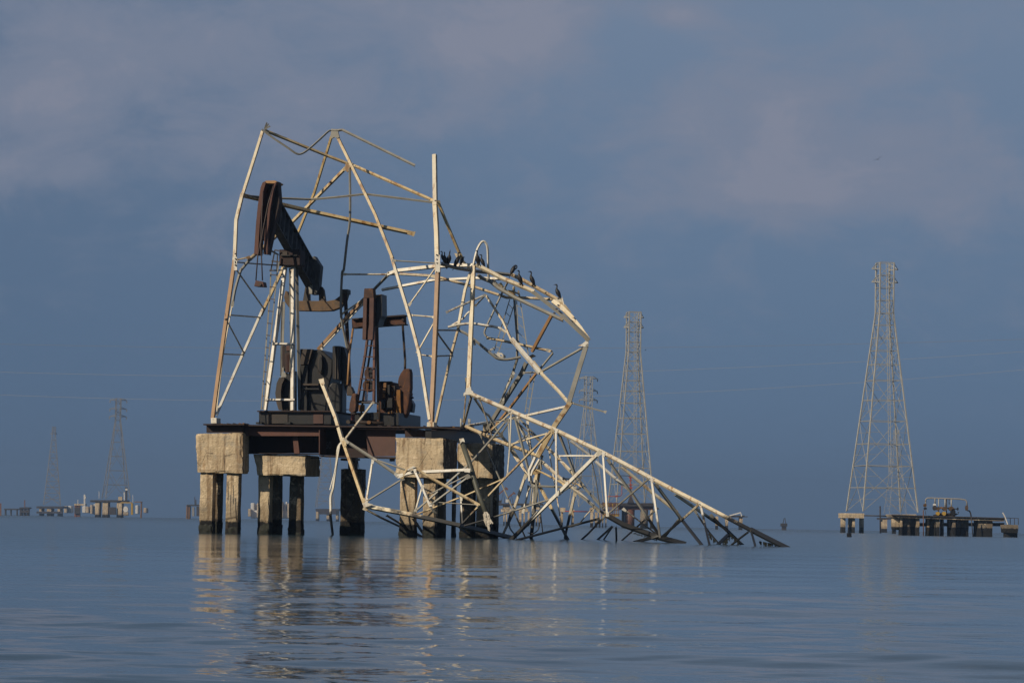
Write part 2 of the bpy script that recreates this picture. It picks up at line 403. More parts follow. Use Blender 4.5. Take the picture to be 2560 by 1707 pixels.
# ------------------------------------------------------------------ setting: water
import numpy as np
FAR = 5200.0
def water_sheet():
    """one sheet to the horizon; real low waves near the viewer, dying out where they are too small to see"""
    rg = np.random.default_rng(5)
    ys = np.array([-60., -20., 0., 5., 8., 10.] + [5208.0 / k for k in np.arange(440.0, 9.0, -1.0)] + [700, 1000, 1600, 2600, FAR])
    tx = np.linspace(-1, 1, 470)
    ins = np.outer(np.maximum(ys, 9) * .162 + .6, tx)
    big = np.maximum(np.abs(ins[:, :1]) * 1.6, 1.0)
    X = np.hstack([np.full((len(ys), 1), -1700.), -big, ins, big, np.full((len(ys), 1), 1700.)])
    X[:, 0] = np.minimum(X[:, 0], X[:, 1] - 5); X[:, -1] = -X[:, 0]
    Y = np.repeat(ys[:, None], X.shape[1], 1)
    dyr = np.gradient(ys); Z = np.zeros_like(X)
    for lam0, sl, n in WAVES:
        for _ in range(n):
            lam = lam0 * 2 ** rg.uniform(-.5, .5); th = rg.normal(0, .42); ph = rg.uniform(0, 6.283)
            kx, ky = math.sin(th) * 6.2832 / lam, math.cos(th) * 6.2832 / lam
            a = sl * lam / 6.2832 * math.sqrt(2.0 / n)
            f = np.exp(-(dyr * abs(ky) / 1.7) ** 2)[:, None]
            # gusts: slow patchy modulation
            g = .35 + 1.1 * (.5 + .5 * np.sin(X * rg.uniform(.05, .25) / lam0 ** .5 + Y * rg.uniform(.08, .3) / lam0 ** .5 + rg.uniform(0, 6.28)))
            Z += a * f * g * np.sin(kx * X + ky * Y + ph)
    w = np.ones(X.shape[1]); w[[0, 1, -2, -1]] = 0
    r = np.clip((ys - 8) / 3, 0, 1) * np.clip((560 - ys) / 120, 0, 1)
    Z *= w[None, :] * r[:, None]
    nr, nc = X.shape
    V = np.stack([X, Y, Z], -1).reshape(-1, 3)
    idx = np.arange(nr * nc).reshape(nr, nc)
    Fq = np.stack([idx[:-1, :-1], idx[:-1, 1:], idx[1:, 1:], idx[1:, :-1]], -1).reshape(-1, 4)
    me = bpy.data.meshes.new('water')
    me.vertices.add(len(V)); me.vertices.foreach_set('co', V.ravel())
    me.loops.add(Fq.size); me.loops.foreach_set('vertex_index', Fq.ravel().astype(np.int32))
    me.polygons.add(len(Fq)); me.polygons.foreach_set('loop_start', np.arange(0, Fq.size, 4, dtype=np.int32))
    me.update(calc_edges=True); me.polygons.foreach_set('use_smooth', np.ones(len(Fq), bool))
    me.materials.append(MATS['water'])
    o = link(bpy.data.objects.new('water', me)); o['kind'] = 'structure'
WAVES = [(9.0, .008, 8), (4.5, .013, 8), (2.2, .019, 9), (1.1, .024, 10), (.55, .027, 12), (.27, .027, 14), (.15, .022, 14)]
water_sheet()
# ------------------------------------------------------------------ the well platform
def base_at(crop, x, y, d): p = QT(crop, x, y, d); p.z = 0; return p
PLAT = thing('well_platform', 'rusty steel deck on stained concrete caps and piles carrying both pump jacks', 'platform', base_at('N', 860, 1335, 3))
# caps
block('pile_cap', 'C', [(108, 250), (575, 243), (575, 640), (130, 630)], -.75, 1.0, 'concrete', PLAT, cuts=14, amp=.022, edge=.12, seed=1)
block('pile_cap', 'C', [(680, 452), (1192, 458), (1192, 662), (720, 655)], .15, 2.4, 'concrete', PLAT, cuts=14, amp=.022, edge=.10, seed=2)
block('pile_cap', 'D', [(345, 367), (815, 372), (820, 765), (350, 752)], -1.0, 2.7, 'concrete', PLAT, cuts=14, amp=.022, edge=.12, seed=3)
block('pile_cap', 'D', [(952, 420), (1300, 420), (1300, 768), (952, 770)], 4.0, 2.6, 'concrete', PLAT, cuts=12, amp=.022, edge=.09, seed=4)
# right faces of two caps: oil drips, with shade painted in as darker concrete
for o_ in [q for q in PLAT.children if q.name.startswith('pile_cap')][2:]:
    o_.data.materials.append(MATS['concrete_oily_shade'])
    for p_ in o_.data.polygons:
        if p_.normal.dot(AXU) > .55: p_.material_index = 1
# piles
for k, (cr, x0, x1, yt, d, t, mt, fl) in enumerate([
        ('C', 162, 284, 600, -.6, .52, 'concrete', .01), ('C', 296, 366, 600, .5, .35, 'concrete_dark_shade', .0), ('C', 420, 536, 600, -.55, .5, 'concrete', .02),
        ('C', 732, 842, 620, .4, .55, 'concrete', .0), ('C', 850, 936, 620, 1.7, .55, 'concrete_dark_shade', .03), ('C', 1040, 1150, 620, 1.6, .5, 'concrete_dark_shade', .05),
        ('C', 1538, 1736, 592, 6.0, .9, 'concrete_dark_shade', .0),
        ('D', 396, 540, 720, -.6, .5, 'concrete', .02), ('D', 622, 742, 720, -.6, .5, 'concrete', .01), ('D', 752, 826, 720, 1.0, .5, 'concrete_dark_shade', .02),
        ('D', 988, 1112, 740, 4.4, .6, 'concrete_dark_shade', .03), ('D', 1142, 1282, 740, 4.3, .6, 'concrete', .0), ('D', 1290, 1345, 740, 5.9, .5, 'concrete_dark_shade', .0),
        ('D', 905, 934, 700, 9.0, .35, 'concrete_dark_shade', .0)]):
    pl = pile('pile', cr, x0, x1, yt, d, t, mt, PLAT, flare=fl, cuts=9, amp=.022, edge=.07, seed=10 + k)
    a_, c_ = QT(cr, x0, yt, d), QT(cr, x1, yt, d); e_ = AXU * (.006 + fl); f_ = AXV * .012
    a_, c_ = a_ - e_ - f_, c_ + e_ - f_; tp = .38 + .1 * math.sin(k * 2.3)
    cs = [Vector((p.x, p.y, z)) for p, z in ((a_, tp), (c_, tp), (c_, -.6), (a_, -.6))]
    rough_block('marine_growth', cs + [p + AXV * (t + .03) for p in cs], 'weed', pl, cuts=10, amp=.045, edge=.12, seed=40 + k)
rect('pile_stub', 'C', 1608, 480, 1676, 600, 6.2, .5, 'concrete_dark_shade', PLAT)
# exposed bars on the broken piles
for (cr, pts) in [('C', [(430, 720, -.76), (435, 830, -.78), (432, 900, -.77)]), ('C', [(458, 850, -.76), (456, 960, -.78), (460, 1060, -.77)]),
                  ('C', [(937, 680, 3.5), (932, 820, 3.5), (940, 960, 3.5)]), ('C', [(1700, 500, 6), (1715, 590, 5.9)]),
                  ('C', [(1745, 700, 5.9), (1770, 780, 5.8), (1772, 830, 5.8)]), ('C', [(1742, 640, 5.9), (1760, 720, 5.8), (1790, 800, 5.8)])]:
    bar('rebar', cr, pts, 1.6 if cr == 'C' else 2, 'far_dark', PLAT, kind='pipe', curve=True)
# front girder: flanges, stiffeners; cast shadow put in as recessed dark webs
rect('deck_plate', 'N', 508, 1059, 610, 1062.4, -1.0, 9.6, 'rust_brown', PLAT)
ext('deck_plate', 'N', [(604, 1061), (1000, 1065.5), (1000, 1069), (604, 1064.5)], -.55, 9.2, 'rust_brown', PLAT)
ext('deck_plate', 'N', [(1000, 1065), (1096, 1066.5), (1150, 1070), (1150, 1073), (1096, 1070), (1000, 1068.6)], -1.1, 1.6, 'rust_brown', PLAT)
rect('deck_beam', 'N', 1000, 1066, 1180, 1071, 7.2, .5, 'rust_brown', PLAT)
rect('fascia_beam', 'C', 220, 168, 574, 240, -.6, .25, 'rust_brown', PLAT)
rect('fascia_beam', 'C', 590, 176, 1322, 272, -.2, .22, 'rust_maroon', PLAT)  # sunlit band of the girder, shaped as a lighter beam in front
rect('girder_web', 'C', 588, 178, 1324, 440, 1.1, .06, 'rust_brown', PLAT)  # set back and dark to give the shade below the lit band
ext('girder_flange', 'C', [(530, 434), (1326, 446), (1326, 452), (530, 441)], .0, 1.3, 'rust_brown', PLAT)
rect('stiffener', 'C', 574, 168, 586, 440, -.3, 1.4, 'rust_brown', PLAT)
rect('stiffener', 'C', 1322, 176, 1330, 452, -.35, 1.4, 'rust_maroon', PLAT)
ext('stiffener', 'C', [(1064, 274), (1112, 274), (1132, 450), (1080, 450)], .1, .1, 'rust_maroon', PLAT)
ext('girder_web', 'C', [(1330, 190), (1790, 196), (1800, 474), (1330, 458)], .75, .06, 'rust_brown', PLAT)  # shadowed stretch of web, recessed and given the darker rust
ext('girder_web', 'C', [(1778, 196), (2072, 200), (2072, 470), (1806, 472)], .0, .06, 'rust_maroon', PLAT)  # sunlit stretch in lighter rust, its edge slanted along the shadow
ext('girder_flange', 'C', [(1326, 460), (2072, 478), (2072, 494), (1326, 474)], -.15, 1.2, 'rust_brown', PLAT)
ext('girder_flange', 'C', [(1326, 190), (2200, 204), (2200, 212), (1326, 198)], -.45, 1.3, 'rust_brown', PLAT)
rect('girder_bracket', 'C', 1240, 484, 1334, 492, .6, .2, 'rust_brown', PLAT)
rect('girder_bracket', 'C', 1535, 490, 1680, 512, 1.2, .8, 'far_dark', PLAT)
rect('girder_bracket', 'C', 2014, 494, 2050, 520, .2, .3, 'far_dark', PLAT)
# right-hand end: beam over the cap, and the side girder running back
ext('fascia_beam', 'D', [(440, 300), (705, 300), (705, 366), (440, 362)], -.5, .3, 'rust_brown', PLAT)
_a, _b_ = [QT('D', 700, 286, -.9), QT('D', 700, 374, -.9)], [QT('D', 1330, 350, 7.6), QT('D', 1330, 430, 7.6)]
_mid = [QT('D', 1000, 290, 3.2), QT('D', 1000, 420, 3.2)]
_off = AXU * -.25
V_ = [_a[0], _mid[0], _b_[0], _b_[1], _mid[1], _a[1]]; V_ += [p + _off for p in V_]
mesh('side_girder', V_, [[0, 1, 4, 5], [1, 2, 3, 4], [6, 11, 10, 7], [7, 10, 9, 8], [0, 6, 7, 1], [1, 7, 8, 2], [2, 8, 9, 3], [3, 9, 10, 4], [4, 10, 11, 5], [5, 11, 6, 0]], 'oily_black', PLAT)  # near-black colour includes the shade on this right-facing side
_c, _d, _e = QT('D', 700, 278, -1.0), QT('D', 1000, 282, 3.2), QT('D', 1325, 318, 7.6)
V_ = [_c, _d, _e]; V_ = V_ + [p + AXU * .2 for p in V_]; V_ = V_ + [p + Vector((0, 0, -.07)) for p in V_]
mesh('deck_edge', V_, [[0, 1, 4, 3], [1, 2, 5, 4], [6, 9, 10, 7], [7, 10, 11, 8], [0, 3, 9, 6], [3, 4, 10, 9], [4, 5, 11, 10], [5, 2, 8, 11], [2, 1, 7, 8], [1, 0, 6, 7]], 'rust_brown', PLAT)
rect('bent_plate', 'D', 1205, 235, 1300, 302, 6.8, .8, 'paint_ochre', PLAT)
for x, y0, y1, w in ((990, 180, 275, 5), (1064, 182, 240, 3), (1078, 184, 240, 3)):
    bar('pipe_stub', 'D', [(x, y0), (x, y1)], w, 'galvanised', PLAT, d=4.0, kind='pipe', o=0)
# leg shoes
rect('leg_shoe', 'C', 262, 95, 320, 150, -.9, .6, 'paint_white', PLAT, bev=.02)
rect('leg_shoe', 'D', 655, 215, 726, 266, -.8, .6, 'paint_cream', PLAT, bev=.02)
# deck litter that breaks the straight top edge
for k in range(26):
    x = RND.uniform(930, 1150) if k % 3 else RND.uniform(520, 640)
    w = RND.uniform(3, 14); hh = RND.uniform(1.0, 4.0)
    yb = 1066 + max(0, x - 1096) * .07 if x > 900 else 1060
    ext('deck_scrap', 'N', [(x, yb), (x + w * .2, yb - hh), (x + w * .8, yb - hh * RND.uniform(.4, 1)), (x + w, yb)], RND.uniform(-.3, 2), .3, 'rust_orange' if k % 4 == 0 else 'rust_brown', PLAT)
# painted number on the girder web
fc = bpy.data.curves.new('painted_number', 'FONT'); fc.body = '60'; fc.size = .42; fc.extrude = .0015
fo = bpy.data.objects.new('painted_number', fc); link(fo)
dg = bpy.context.evaluated_depsgraph_get(); fm = bpy.data.meshes.new_from_object(fo.evaluated_get(dg))
bpy.data.objects.remove(fo); fm.materials.append(MATS['number_paint'])
fo = link(bpy.data.objects.new('painted_number', fm), PLAT)
fo.location = QT('C', 1384, 396, .74) - PLAT.location; fo.rotation_euler = (R(90), 0, -YAW); fo.scale = (.62, 1, 1)

# ------------------------------------------------------------------ large pump jack
PJ = thing('pump_jack', 'large pump jack with peeling white post legs and raised dark horse head', 'pump jack', QT('C', 1000, 160, 4.5), 'pump jacks on the platform')
rect('skid', 'C', 735, 40, 1440, 156, 1.9, 7.0, 'oily_black', PJ)
rect('skid_plate', 'C', 716, 24, 1452, 36, 1.7, 7.3, 'rust_brown', PJ)
rect('skid_panel', 'C', 820, 46, 1015, 150, 1.86, .05, 'oily_brown', PJ)
rect('skid_panel', 'C', 1268, 46, 1362, 150, 1.86, .05, 'rust_maroon', PJ)
rect('skid_foot', 'C', 705, 136, 760, 156, 1.6, .5, 'oily_black', PJ)
rect('skid_foot', 'C', 985, 136, 1040, 156, 1.6, .5, 'oily_black', PJ)
# post: four tapering legs
bar('post_leg', 'B', [(838, 110, 3.6), (642, 1510, 2.4)], 12.5, 'peeling_white', PJ, kind='L', o=20)
bar('post_leg', 'B', [(914, 100, 3.6), (911, 1510, 2.4)], 13, 'peeling_white', PJ, kind='L', o=14)
bar('post_leg', 'B', [(880, 120, 4.2), (890, 860, 5.0), (880, 1510, 5.6)], 8, 'paint_grey_shade', PJ, kind='L', o=-30)
bar('post_leg', 'B', [(944, 110, 4.2), (972, 1510, 5.6)], 9, 'paint_grey_shade', PJ, kind='L', o=-24)
bar('post_brace', 'B', [(706, 862), (926, 866)], 7, 'peeling_white', PJ, d=2.85, kind='L', o=15)
bar('post_brace', 'B', [(638, 1410), (926, 1412)], 7, 'peeling_white', PJ, d=2.4, kind='L', o=20)
# ladder
LD = bar('ladder', 'B', [(694, 160, 3.0), (690, 300, 2.9), (600, 1505, 2.0)], 3.2, 'paint_grey_shade', PJ, kind='box')
bar('rail', 'B', [(775, 60, 3.05), (752, 200, 2.95), (652, 1210, 2.2), (622, 1505, 2.0)], 3.0, 'paint_grey_shade', LD, kind='box')
for k in range(12):
    y = 182 + k * 118.5; t = (y - 160) / 1345
    xl = 694 - t * 94; xr = 752 - (y - 200) / 1010 * 100
    if y < 1500: bar('rung', 'B', [(xl, y), (xr + 2, y + 8)], 2.2, 'cable', LD, d=2.95 - t * .95, kind='box')
# saddle and its little platform
rect('saddle_bearing', 'T', 508, 1200, 850, 1460, 3.3, .9, 'rust_brown', PJ, bev=.03)
rect('saddle_plate', 'T', 540, 1235, 640, 1290, 3.24, .05, 'oily_brown', PJ)
rect('saddle_plate', 'T', 530, 1290, 800, 1304, 3.18, .1, 'oily_black', PJ)
rect('saddle_base', 'T', 552, 1405, 830, 1470, 3.4, 1.0, 'oily_brown', PJ)
for pts in ([(440, 1210), (370, 1560)], [(482, 1300), (470, 1560)], [(440, 1210), (505, 1222)], [(385, 1390), (515, 1405)], [(350, 1545), (560, 1540)]):
    bar('rail', 'T', [(*p, 3.1) for p in pts], 3.0, 'oily_brown', PJ, kind='box')
# walking beam
bm_a, bm_b = QT('T', 425, 560, .9), QT('B', 1085, 190, 7.2)
t_ = (bm_b - bm_a).normalized(); upb = (Vector((0, 0, 1)) - t_ * t_.z).normalized(); sd = t_.cross(upb)
def ibeam(name, a, c, h, w, tf, tw, mat, parent):
    prof = [(-h/2, -w/2), (-h/2, w/2), (-h/2+tf, w/2), (-h/2+tf, tw/2), (h/2-tf, tw/2), (h/2-tf, w/2), (h/2, w/2), (h/2, -w/2), (h/2-tf, -w/2), (h/2-tf, -tw/2), (-h/2+tf, -tw/2), (-h/2+tf, -w/2)]
    V = [p + upb * q[0] + sd * q[1] for p in (a, c) for q in prof]; n = 12
    return mesh(name, V, [list(range(n)), list(range(2*n-1, n-1, -1))] + [[i, (i+1) % n, (i+1) % n+n, i+n] for i in range(n)], mat, parent)
BEAM = ibeam('walking_beam', bm_a, bm_b, 1.12, .34, .05, .05, 'beam_worn', PJ)
for k in range(9):
    p = bm_a.lerp(bm_b, .08 + k * .105)
    for s in (-1, 1):
        q = p + sd * (s * .09); V = []
        for i in (-1, 1):
            for j in (-1, 1):
                for l in (-1, 1): V.append(q + t_ * (.02 * i) + upb * (.505 * j) + sd * (.065 * l))
        mesh('stiffener', V, [[0, 1, 3, 2], [4, 6, 7, 5], [0, 4, 5, 1], [2, 3, 7, 6], [0, 2, 6, 4], [1, 5, 7, 3]], 'beam_worn', BEAM)
ext('tail_plate', 'B', [(1000, 60), (1120, 0), (1182, 98), (1165, 290), (1142, 375), (1090, 378), (1066, 330)], 6.9, .5, 'beam_worn', PJ, bev=.02)
ext('tail_plate', 'B', [(1062, 300), (1100, 280), (1098, 372), (1072, 370)], 6.8, .1, 'paint_grey_shade', PJ)
# horse head
HH = ext('horse_head', 'T', [(272, 108), (440, 100), (330, 560), (262, 880), (232, 1045), (186, 1045), (206, 700), (236, 330)], 1.0, .5, 'oily_black', PJ)
ext('head_rail', 'T', [(276, 90), (240, 105), (205, 190), (160, 480), (128, 800), (98, 1280), (160, 1280), (186, 860), (216, 520), (246, 260), (290, 112)], .25, .75, 'rust_maroon', HH)
ext('head_rail', 'T', [(436, 112), (400, 220), (335, 500), (280, 850), (248, 1274), (316, 1282), (326, 900), (362, 540), (415, 230), (466, 98)], .2, .3, 'rust_maroon', HH)
ext('head_plate', 'T', [(466, 98), (488, 92), (514, 450), (400, 905), (322, 1284), (316, 1282), (326, 900), (362, 540), (415, 230)], .45, .5, 'rust_brown', HH)
ext('head_plate', 'T', [(300, 150), (415, 150), (350, 420), (310, 420)], .9, .08, 'rust_maroon', HH)
ext('head_cap', 'T', [(276, 88), (300, 78), (440, 76), (470, 96), (440, 122), (280, 118)], .3, 1.1, 'paint_tan', HH)
bar('bridle_cable', 'T', [(246, 260, .1), (228, 560, .0), (212, 1040, 0), (160, 1300, 0), (548, 240, 0, 'B')], 3.2, 'cable', PJ, kind='pipe')
bar('bridle_cable', 'T', [(420, 150, .1), (330, 450, .0), (246, 880, 0), (205, 1130, 0), (222, 1350, 0), (612, 240, 0, 'B')], 3.2, 'cable', PJ, kind='pipe')
CB = ext('carrier_bar', 'B', [(545, 238), (618, 252), (628, 302), (528, 296)], -.25, .5, 'rust_maroon', PJ, bev=.02)
disc('pin', 'B', 586, 278, 14, -.32, .06, 'oily_brown', CB)
# equalizer, brackets and pitmans
EQ = ext('equalizer', 'B', [(836, 340), (822, 400), (832, 450), (868, 500), (960, 536), (1180, 541), (1290, 536), (1370, 505), (1422, 440), (1446, 360), (1444, 328), (1400, 330), (1370, 390), (1320, 428), (1250, 440), (960, 438), (880, 410), (858, 350)], 7.1, .45, 'ochre_yellow', PJ, bev=.02)
ext('bracket', 'B', [(1030, 305), (1050, 298), (1068, 318), (1072, 440), (1008, 440)], 7.2, .25, 'oily_brown', EQ)
ext('bracket', 'B', [(1165, 310), (1190, 300), (1210, 330), (1226, 440), (1165, 440)], 7.2, .25, 'oily_brown', EQ)
rect('axle', 'B', 1062, 335, 1172, 365, 7.25, .12, 'oily_black', EQ)
rect('cap', 'B', 1395, 326, 1447, 372, 7.0, .55, 'oily_brown', EQ)
bar('pitman_arm', 'B', [(818, 450, 7.2), (806, 800, 6.4), (804, 1170, 5.4)], 8.5, 'paint_grey_shade', PJ, kind='I', o=0)
bar('pitman_arm', 'B', [(1424, 380, 7.0), (1450, 900, 6.2), (1468, 1310, 5.2)], 9, 'rust_brown', PJ, kind='I', o=0)
ext('crank_bearing', 'B', [(1450, 1270), (1480, 1280), (1500, 1330), (1495, 1370), (1437, 1365), (1440, 1310)], 4.9, .4, 'oily_brown', PJ, bev=.02)
ext('crank_bearing', 'K', [(555, 725), (610, 722), (640, 805), (530, 812)], 5.1, .4, 'paint_grey_shade', PJ, bev=.02)
# gearbox
GB = ext('gearbox', 'K', [(850, 345), (1200, 355), (1385, 520), (1375, 740), (1325, 920), (1265, 1380), (850, 1380)], 5.7, 1.9, 'oily_black', PJ, bev=.05)
ext('front_cover', 'K', [(850, 342), (1058, 345), (985, 595), (850, 605)], 5.45, .3, 'oily_brown', GB, bev=.02)
ext('front_cover', 'K', [(850, 612), (980, 612), (962, 1372), (850, 1372)], 5.5, .25, 'oily_black', GB, bev=.02)
rect('seam_flange', 'K', 845, 905, 1150, 935, 5.4, .4, 'oily_brown', GB)
rect('seam_flange', 'K', 870, 980, 1160, 1004, 5.42, .4, 'oily_black', GB)
disc('bearing_cap', 'K', 1178, 590, 42, 5.5, .3, 'oily_brown', GB, ry=165)
disc('bearing_cap', 'K', 1182, 590, 26, 5.42, .12, 'oily_black', GB, ry=120)
rect('shaft', 'K', 1320, 505, 1400, 670, 5.9, .5, 'oily_brown', GB, bev=.03)
# cranks and counterweights
CW = ext('counterweight', 'B', [(1297, 886), (1305, 880), (1372, 880), (1372, 1215), (1297, 1205)], 5.2, .7, 'oily_black', PJ, bev=.04)
for x in (1322, 1348): rect('groove_rib', 'B', x, 890, x + 10, 1205, 5.14, .1, 'oily_brown', CW)
ext('crank', 'B', [(1372, 892), (1412, 890), (1440, 1000), (1452, 1235), (1416, 1340), (1388, 1335), (1372, 1100)], 5.5, .5, 'oily_black', PJ, bev=.03)
ext('counterweight', 'B', [(1254, 1290), (1290, 1240), (1395, 1250), (1392, 1560), (1378, 1650), (1240, 1650), (1240, 1400)], 5.0, .8, 'oily_black', PJ, bev=.05)
CW2 = ext('counterweight', 'K', [(510, 810), (600, 815), (700, 690), (700, 1340), (500, 1335), (460, 1200), (447, 1060), (470, 900)], 4.9, 1.0, 'oily_black', PJ)
ext('rim', 'K', [(510, 808), (600, 818), (552, 920), (534, 1060), (544, 1200), (562, 1338), (500, 1337), (459, 1200), (445, 1060), (468, 900)], 4.55, .4, 'oily_brown', CW2)
SV = rect('sheave', 'K', 602, 300, 704, 720, 5.4, .5, 'oily_black', PJ)
for k in range(7): bar('belt', 'K', [(612 + k * 14, 390 + abs(3 - k) * 9, 5.3), (614 + k * 13, 720, 5.3)], 1.0, 'rust_maroon', SV, kind='box')
rect('belt_guard', 'K', 556, 285, 606, 700, 5.6, .3, 'rust_brown', PJ)
rect('belt_guard', 'K', 626, 285, 680, 370, 5.35, .2, 'rust_maroon', PJ)
for x in (565, 600, 640, 680, 880, 920, 1090, 1220): bar('bolt', 'K', [(x, 1310 + (x % 7) * 4), (x, 1352)], 2.0, 'oily_brown', PJ, d=4.4, kind='box')
for k in range(9): disc('bolt', 'B', 957, 130 + k * 13, 5, 3.9, .1, 'oily_black', PJ, n=6)

# ------------------------------------------------------------------ small rusty pump jack
SJ = thing('pump_jack', 'smaller all rusty pump jack with upright horse head beside the large one', 'pump jack', QT('I', 640, 1440, 4), 'pump jacks on the platform')
rect('skid', 'I', 215, 1185, 1068, 1432, 2.6, 4.2, 'oily_black', SJ)
for (x0, y0, x1, y1, mt) in ((285, 1030, 392, 1165, 'rust_orange'), (380, 1235, 520, 1330, 'rust_brown'), (860, 1150, 940, 1205, 'rust_orange'), (640, 1030, 690, 1360, 'rust_red'), (520, 1180, 690, 1330, 'oily_black')):
    rect('skid_panel', 'I', x0, y0, x1, y1, 2.4, .15, mt, SJ, bev=.01)
H2 = ext('horse_head', 'J', [(396, 166), (565, 160), (582, 345), (500, 352), (445, 356), (380, 362)], 1.0, .5, 'rust_red', SJ, bev=.02)
ext('head_rail', 'J', [(380, 362), (446, 357), (436, 900), (426, 1166), (360, 1166), (368, 800)], 1.0, .35, 'rust_maroon', H2)
ext('head_rail', 'J', [(500, 350), (582, 346), (573, 900), (556, 1166), (466, 1170), (470, 1000), (490, 880)], 1.0, .35, 'rust_maroon', H2)
ext('head_web', 'J', [(436, 356), (506, 352), (494, 1160), (424, 1165)], 1.35, .2, 'oily_black', H2)
rect('cross_pin', 'J', 436, 688, 500, 700, 1.1, .1, 'rust_brown', H2)
ext('side_plate', 'J', [(582, 300), (740, 278), (746, 700), (700, 760), (660, 900), (574, 905)], 1.35, .9, 'oily_black', H2)
ext('side_plate', 'J', [(584, 292), (722, 284), (592, 366)], 1.30, .06, 'rust_orange', H2)  # sunlit top corner of the box, laid on as an orange wedge
for y in (432, 525, 612, 690): disc('bolt', 'J', 752, y, 12, 1.6, .15, 'oily_black', H2, n=6)
bar('walking_beam', 'J', [(640, 620, 1.8), (690, 830, 6.0)], 22, 'rust_brown', SJ, kind='I', o=0, h=.3)
E2 = ext('equalizer', 'J', [(152, 765), (175, 752), (1172, 682), (1192, 692), (1196, 868), (660, 914), (160, 938)], 5.6, .3, 'rust_red', SJ)
ext('flange', 'J', [(148, 752), (1176, 676), (1194, 684), (1194, 702), (152, 776)], 5.4, .6, 'rust_brown', E2)
ext('flange', 'J', [(156, 924), (1196, 852), (1198, 872), (158, 942)], 5.4, .6, 'rust_brown', E2)
disc('pin', 'J', 1148, 778, 26, 5.5, .1, 'rust_brown', E2)
bar('pitman_arm', 'J', [(1150, 880, 5.5), (1198, 1568, 4.6), (1196, 330, 4.4, 'I')], 6, 'oily_brown', SJ, kind='pipe')
bar('pitman_arm', 'J', [(180, 940, 5.5), (110, 1400, 5.0), (70, 640, 4.6, 'I')], 5.5, 'paint_tan', SJ, kind='pipe')
bar('post_leg', 'J', [(458, 1160, 3.3), (424, 1440, 3.1), (262, 985, 2.3, 'I')], 8.5, 'rust_maroon', SJ, kind='L', o=10)
bar('post_leg', 'J', [(606, 860, 3.4), (600, 1440, 3.1), (590, 985, 2.3, 'I')], 9, 'rust_maroon', SJ, kind='L', o=12)
bar('post_leg', 'J', [(636, 860, 3.8), (650, 1500, 4.4), (668, 1200, 5.0, 'I')], 9, 'oily_black', SJ, kind='L', o=-25)
bar('post_leg', 'J', [(590, 860, 3.8), (400, 700, 4.6, 'I'), (330, 1200, 5.0, 'I')], 6, 'oily_black', SJ, kind='L', o=-25)
for k, (cr, x0, x1, y) in enumerate((('J', 415, 612, 1285), ('J', 378, 600, 1500), ('I', 342, 622, 302), ('I', 312, 614, 520), ('I', 280, 614, 740), ('I', 246, 602, 955))):
    bar('rung', cr, [(x0, y), (x1, y + 4)], 2.4, 'rust_red', SJ, d=3.0 - k * .13, kind='box')
S2 = disc('sheave', 'I', 482, 420, 85, 3.2, .3, 'rust_red', SJ, ry=115)
disc('hub', 'I', 520, 420, 40, 3.1, .1, 'oily_black', S2, ry=80)
S3 = disc('sheave', 'I', 470, 660, 108, 3.0, .3, 'rust_red', SJ, ry=120)
for k in range(7): bar('belt', 'I', [(420 + k * 11, 560, 2.85), (386 + k * 12, 945, 2.8)], 1.0, 'rust_orange' if k % 2 else 'rust_red', S3, kind='box')
disc('hub', 'I', 520, 640, 48, 2.9, .1, 'oily_black', S3, ry=100)
G2 = ext('gearbox', 'I', [(690, 575), (940, 585), (962, 680), (1000, 700), (1030, 760), (1020, 900), (1000, 1200), (690, 1200)], 3.8, 1.5, 'rust_red', SJ, bev=.03)
for (x0, y0, x1, y1, mt) in ((700, 570, 935, 600, 'oily_black'), (770, 600, 830, 700, 'rust_orange'), (740, 720, 815, 800, 'rust_orange'), (750, 810, 800, 900, 'rust_orange'), (850, 640, 900, 860, 'oily_black'), (840, 900, 950, 1120, 'oily_black'), (720, 930, 800, 1120, 'oily_black'), (960, 660, 1000, 860, 'oily_brown')):
    rect('housing_rib', 'I', x0, y0, x1, y1, 3.6, .25, mt, G2, bev=.02)
ext('crank', 'I', [(1170, 330), (1278, 320), (1300, 400), (1302, 700), (1290, 800), (1120, 760), (1085, 700), (1053, 590), (1070, 500), (1110, 410)], 3.9, .5, 'rust_red', SJ, bev=.04)
C2 = ext('counterweight', 'I', [(1030, 745), (1120, 735), (1296, 790), (1270, 1000), (1230, 1200), (1150, 1346), (1060, 1340), (1030, 1240), (1018, 1000)], 3.7, .6, 'rust_red', SJ, bev=.05)
ext('rim', 'I', [(1028, 740), (1100, 735), (1104, 1000), (1120, 1250), (1090, 1345), (1058, 1340), (1028, 1240), (1016, 1000)], 3.55, .2, 'rust_orange', C2)
ext('counterweight', 'I', [(1240, 900), (1310, 940), (1356, 1020), (1336, 1182), (1296, 1180), (1284, 1150), (1240, 1180)], 4.3, .5, 'oily_black', SJ, bev=.03)
bar('crank_pin', 'I', [(1285, 893), (1362, 895)], 5, 'oily_black', SJ, d=4.0, kind='pipe')
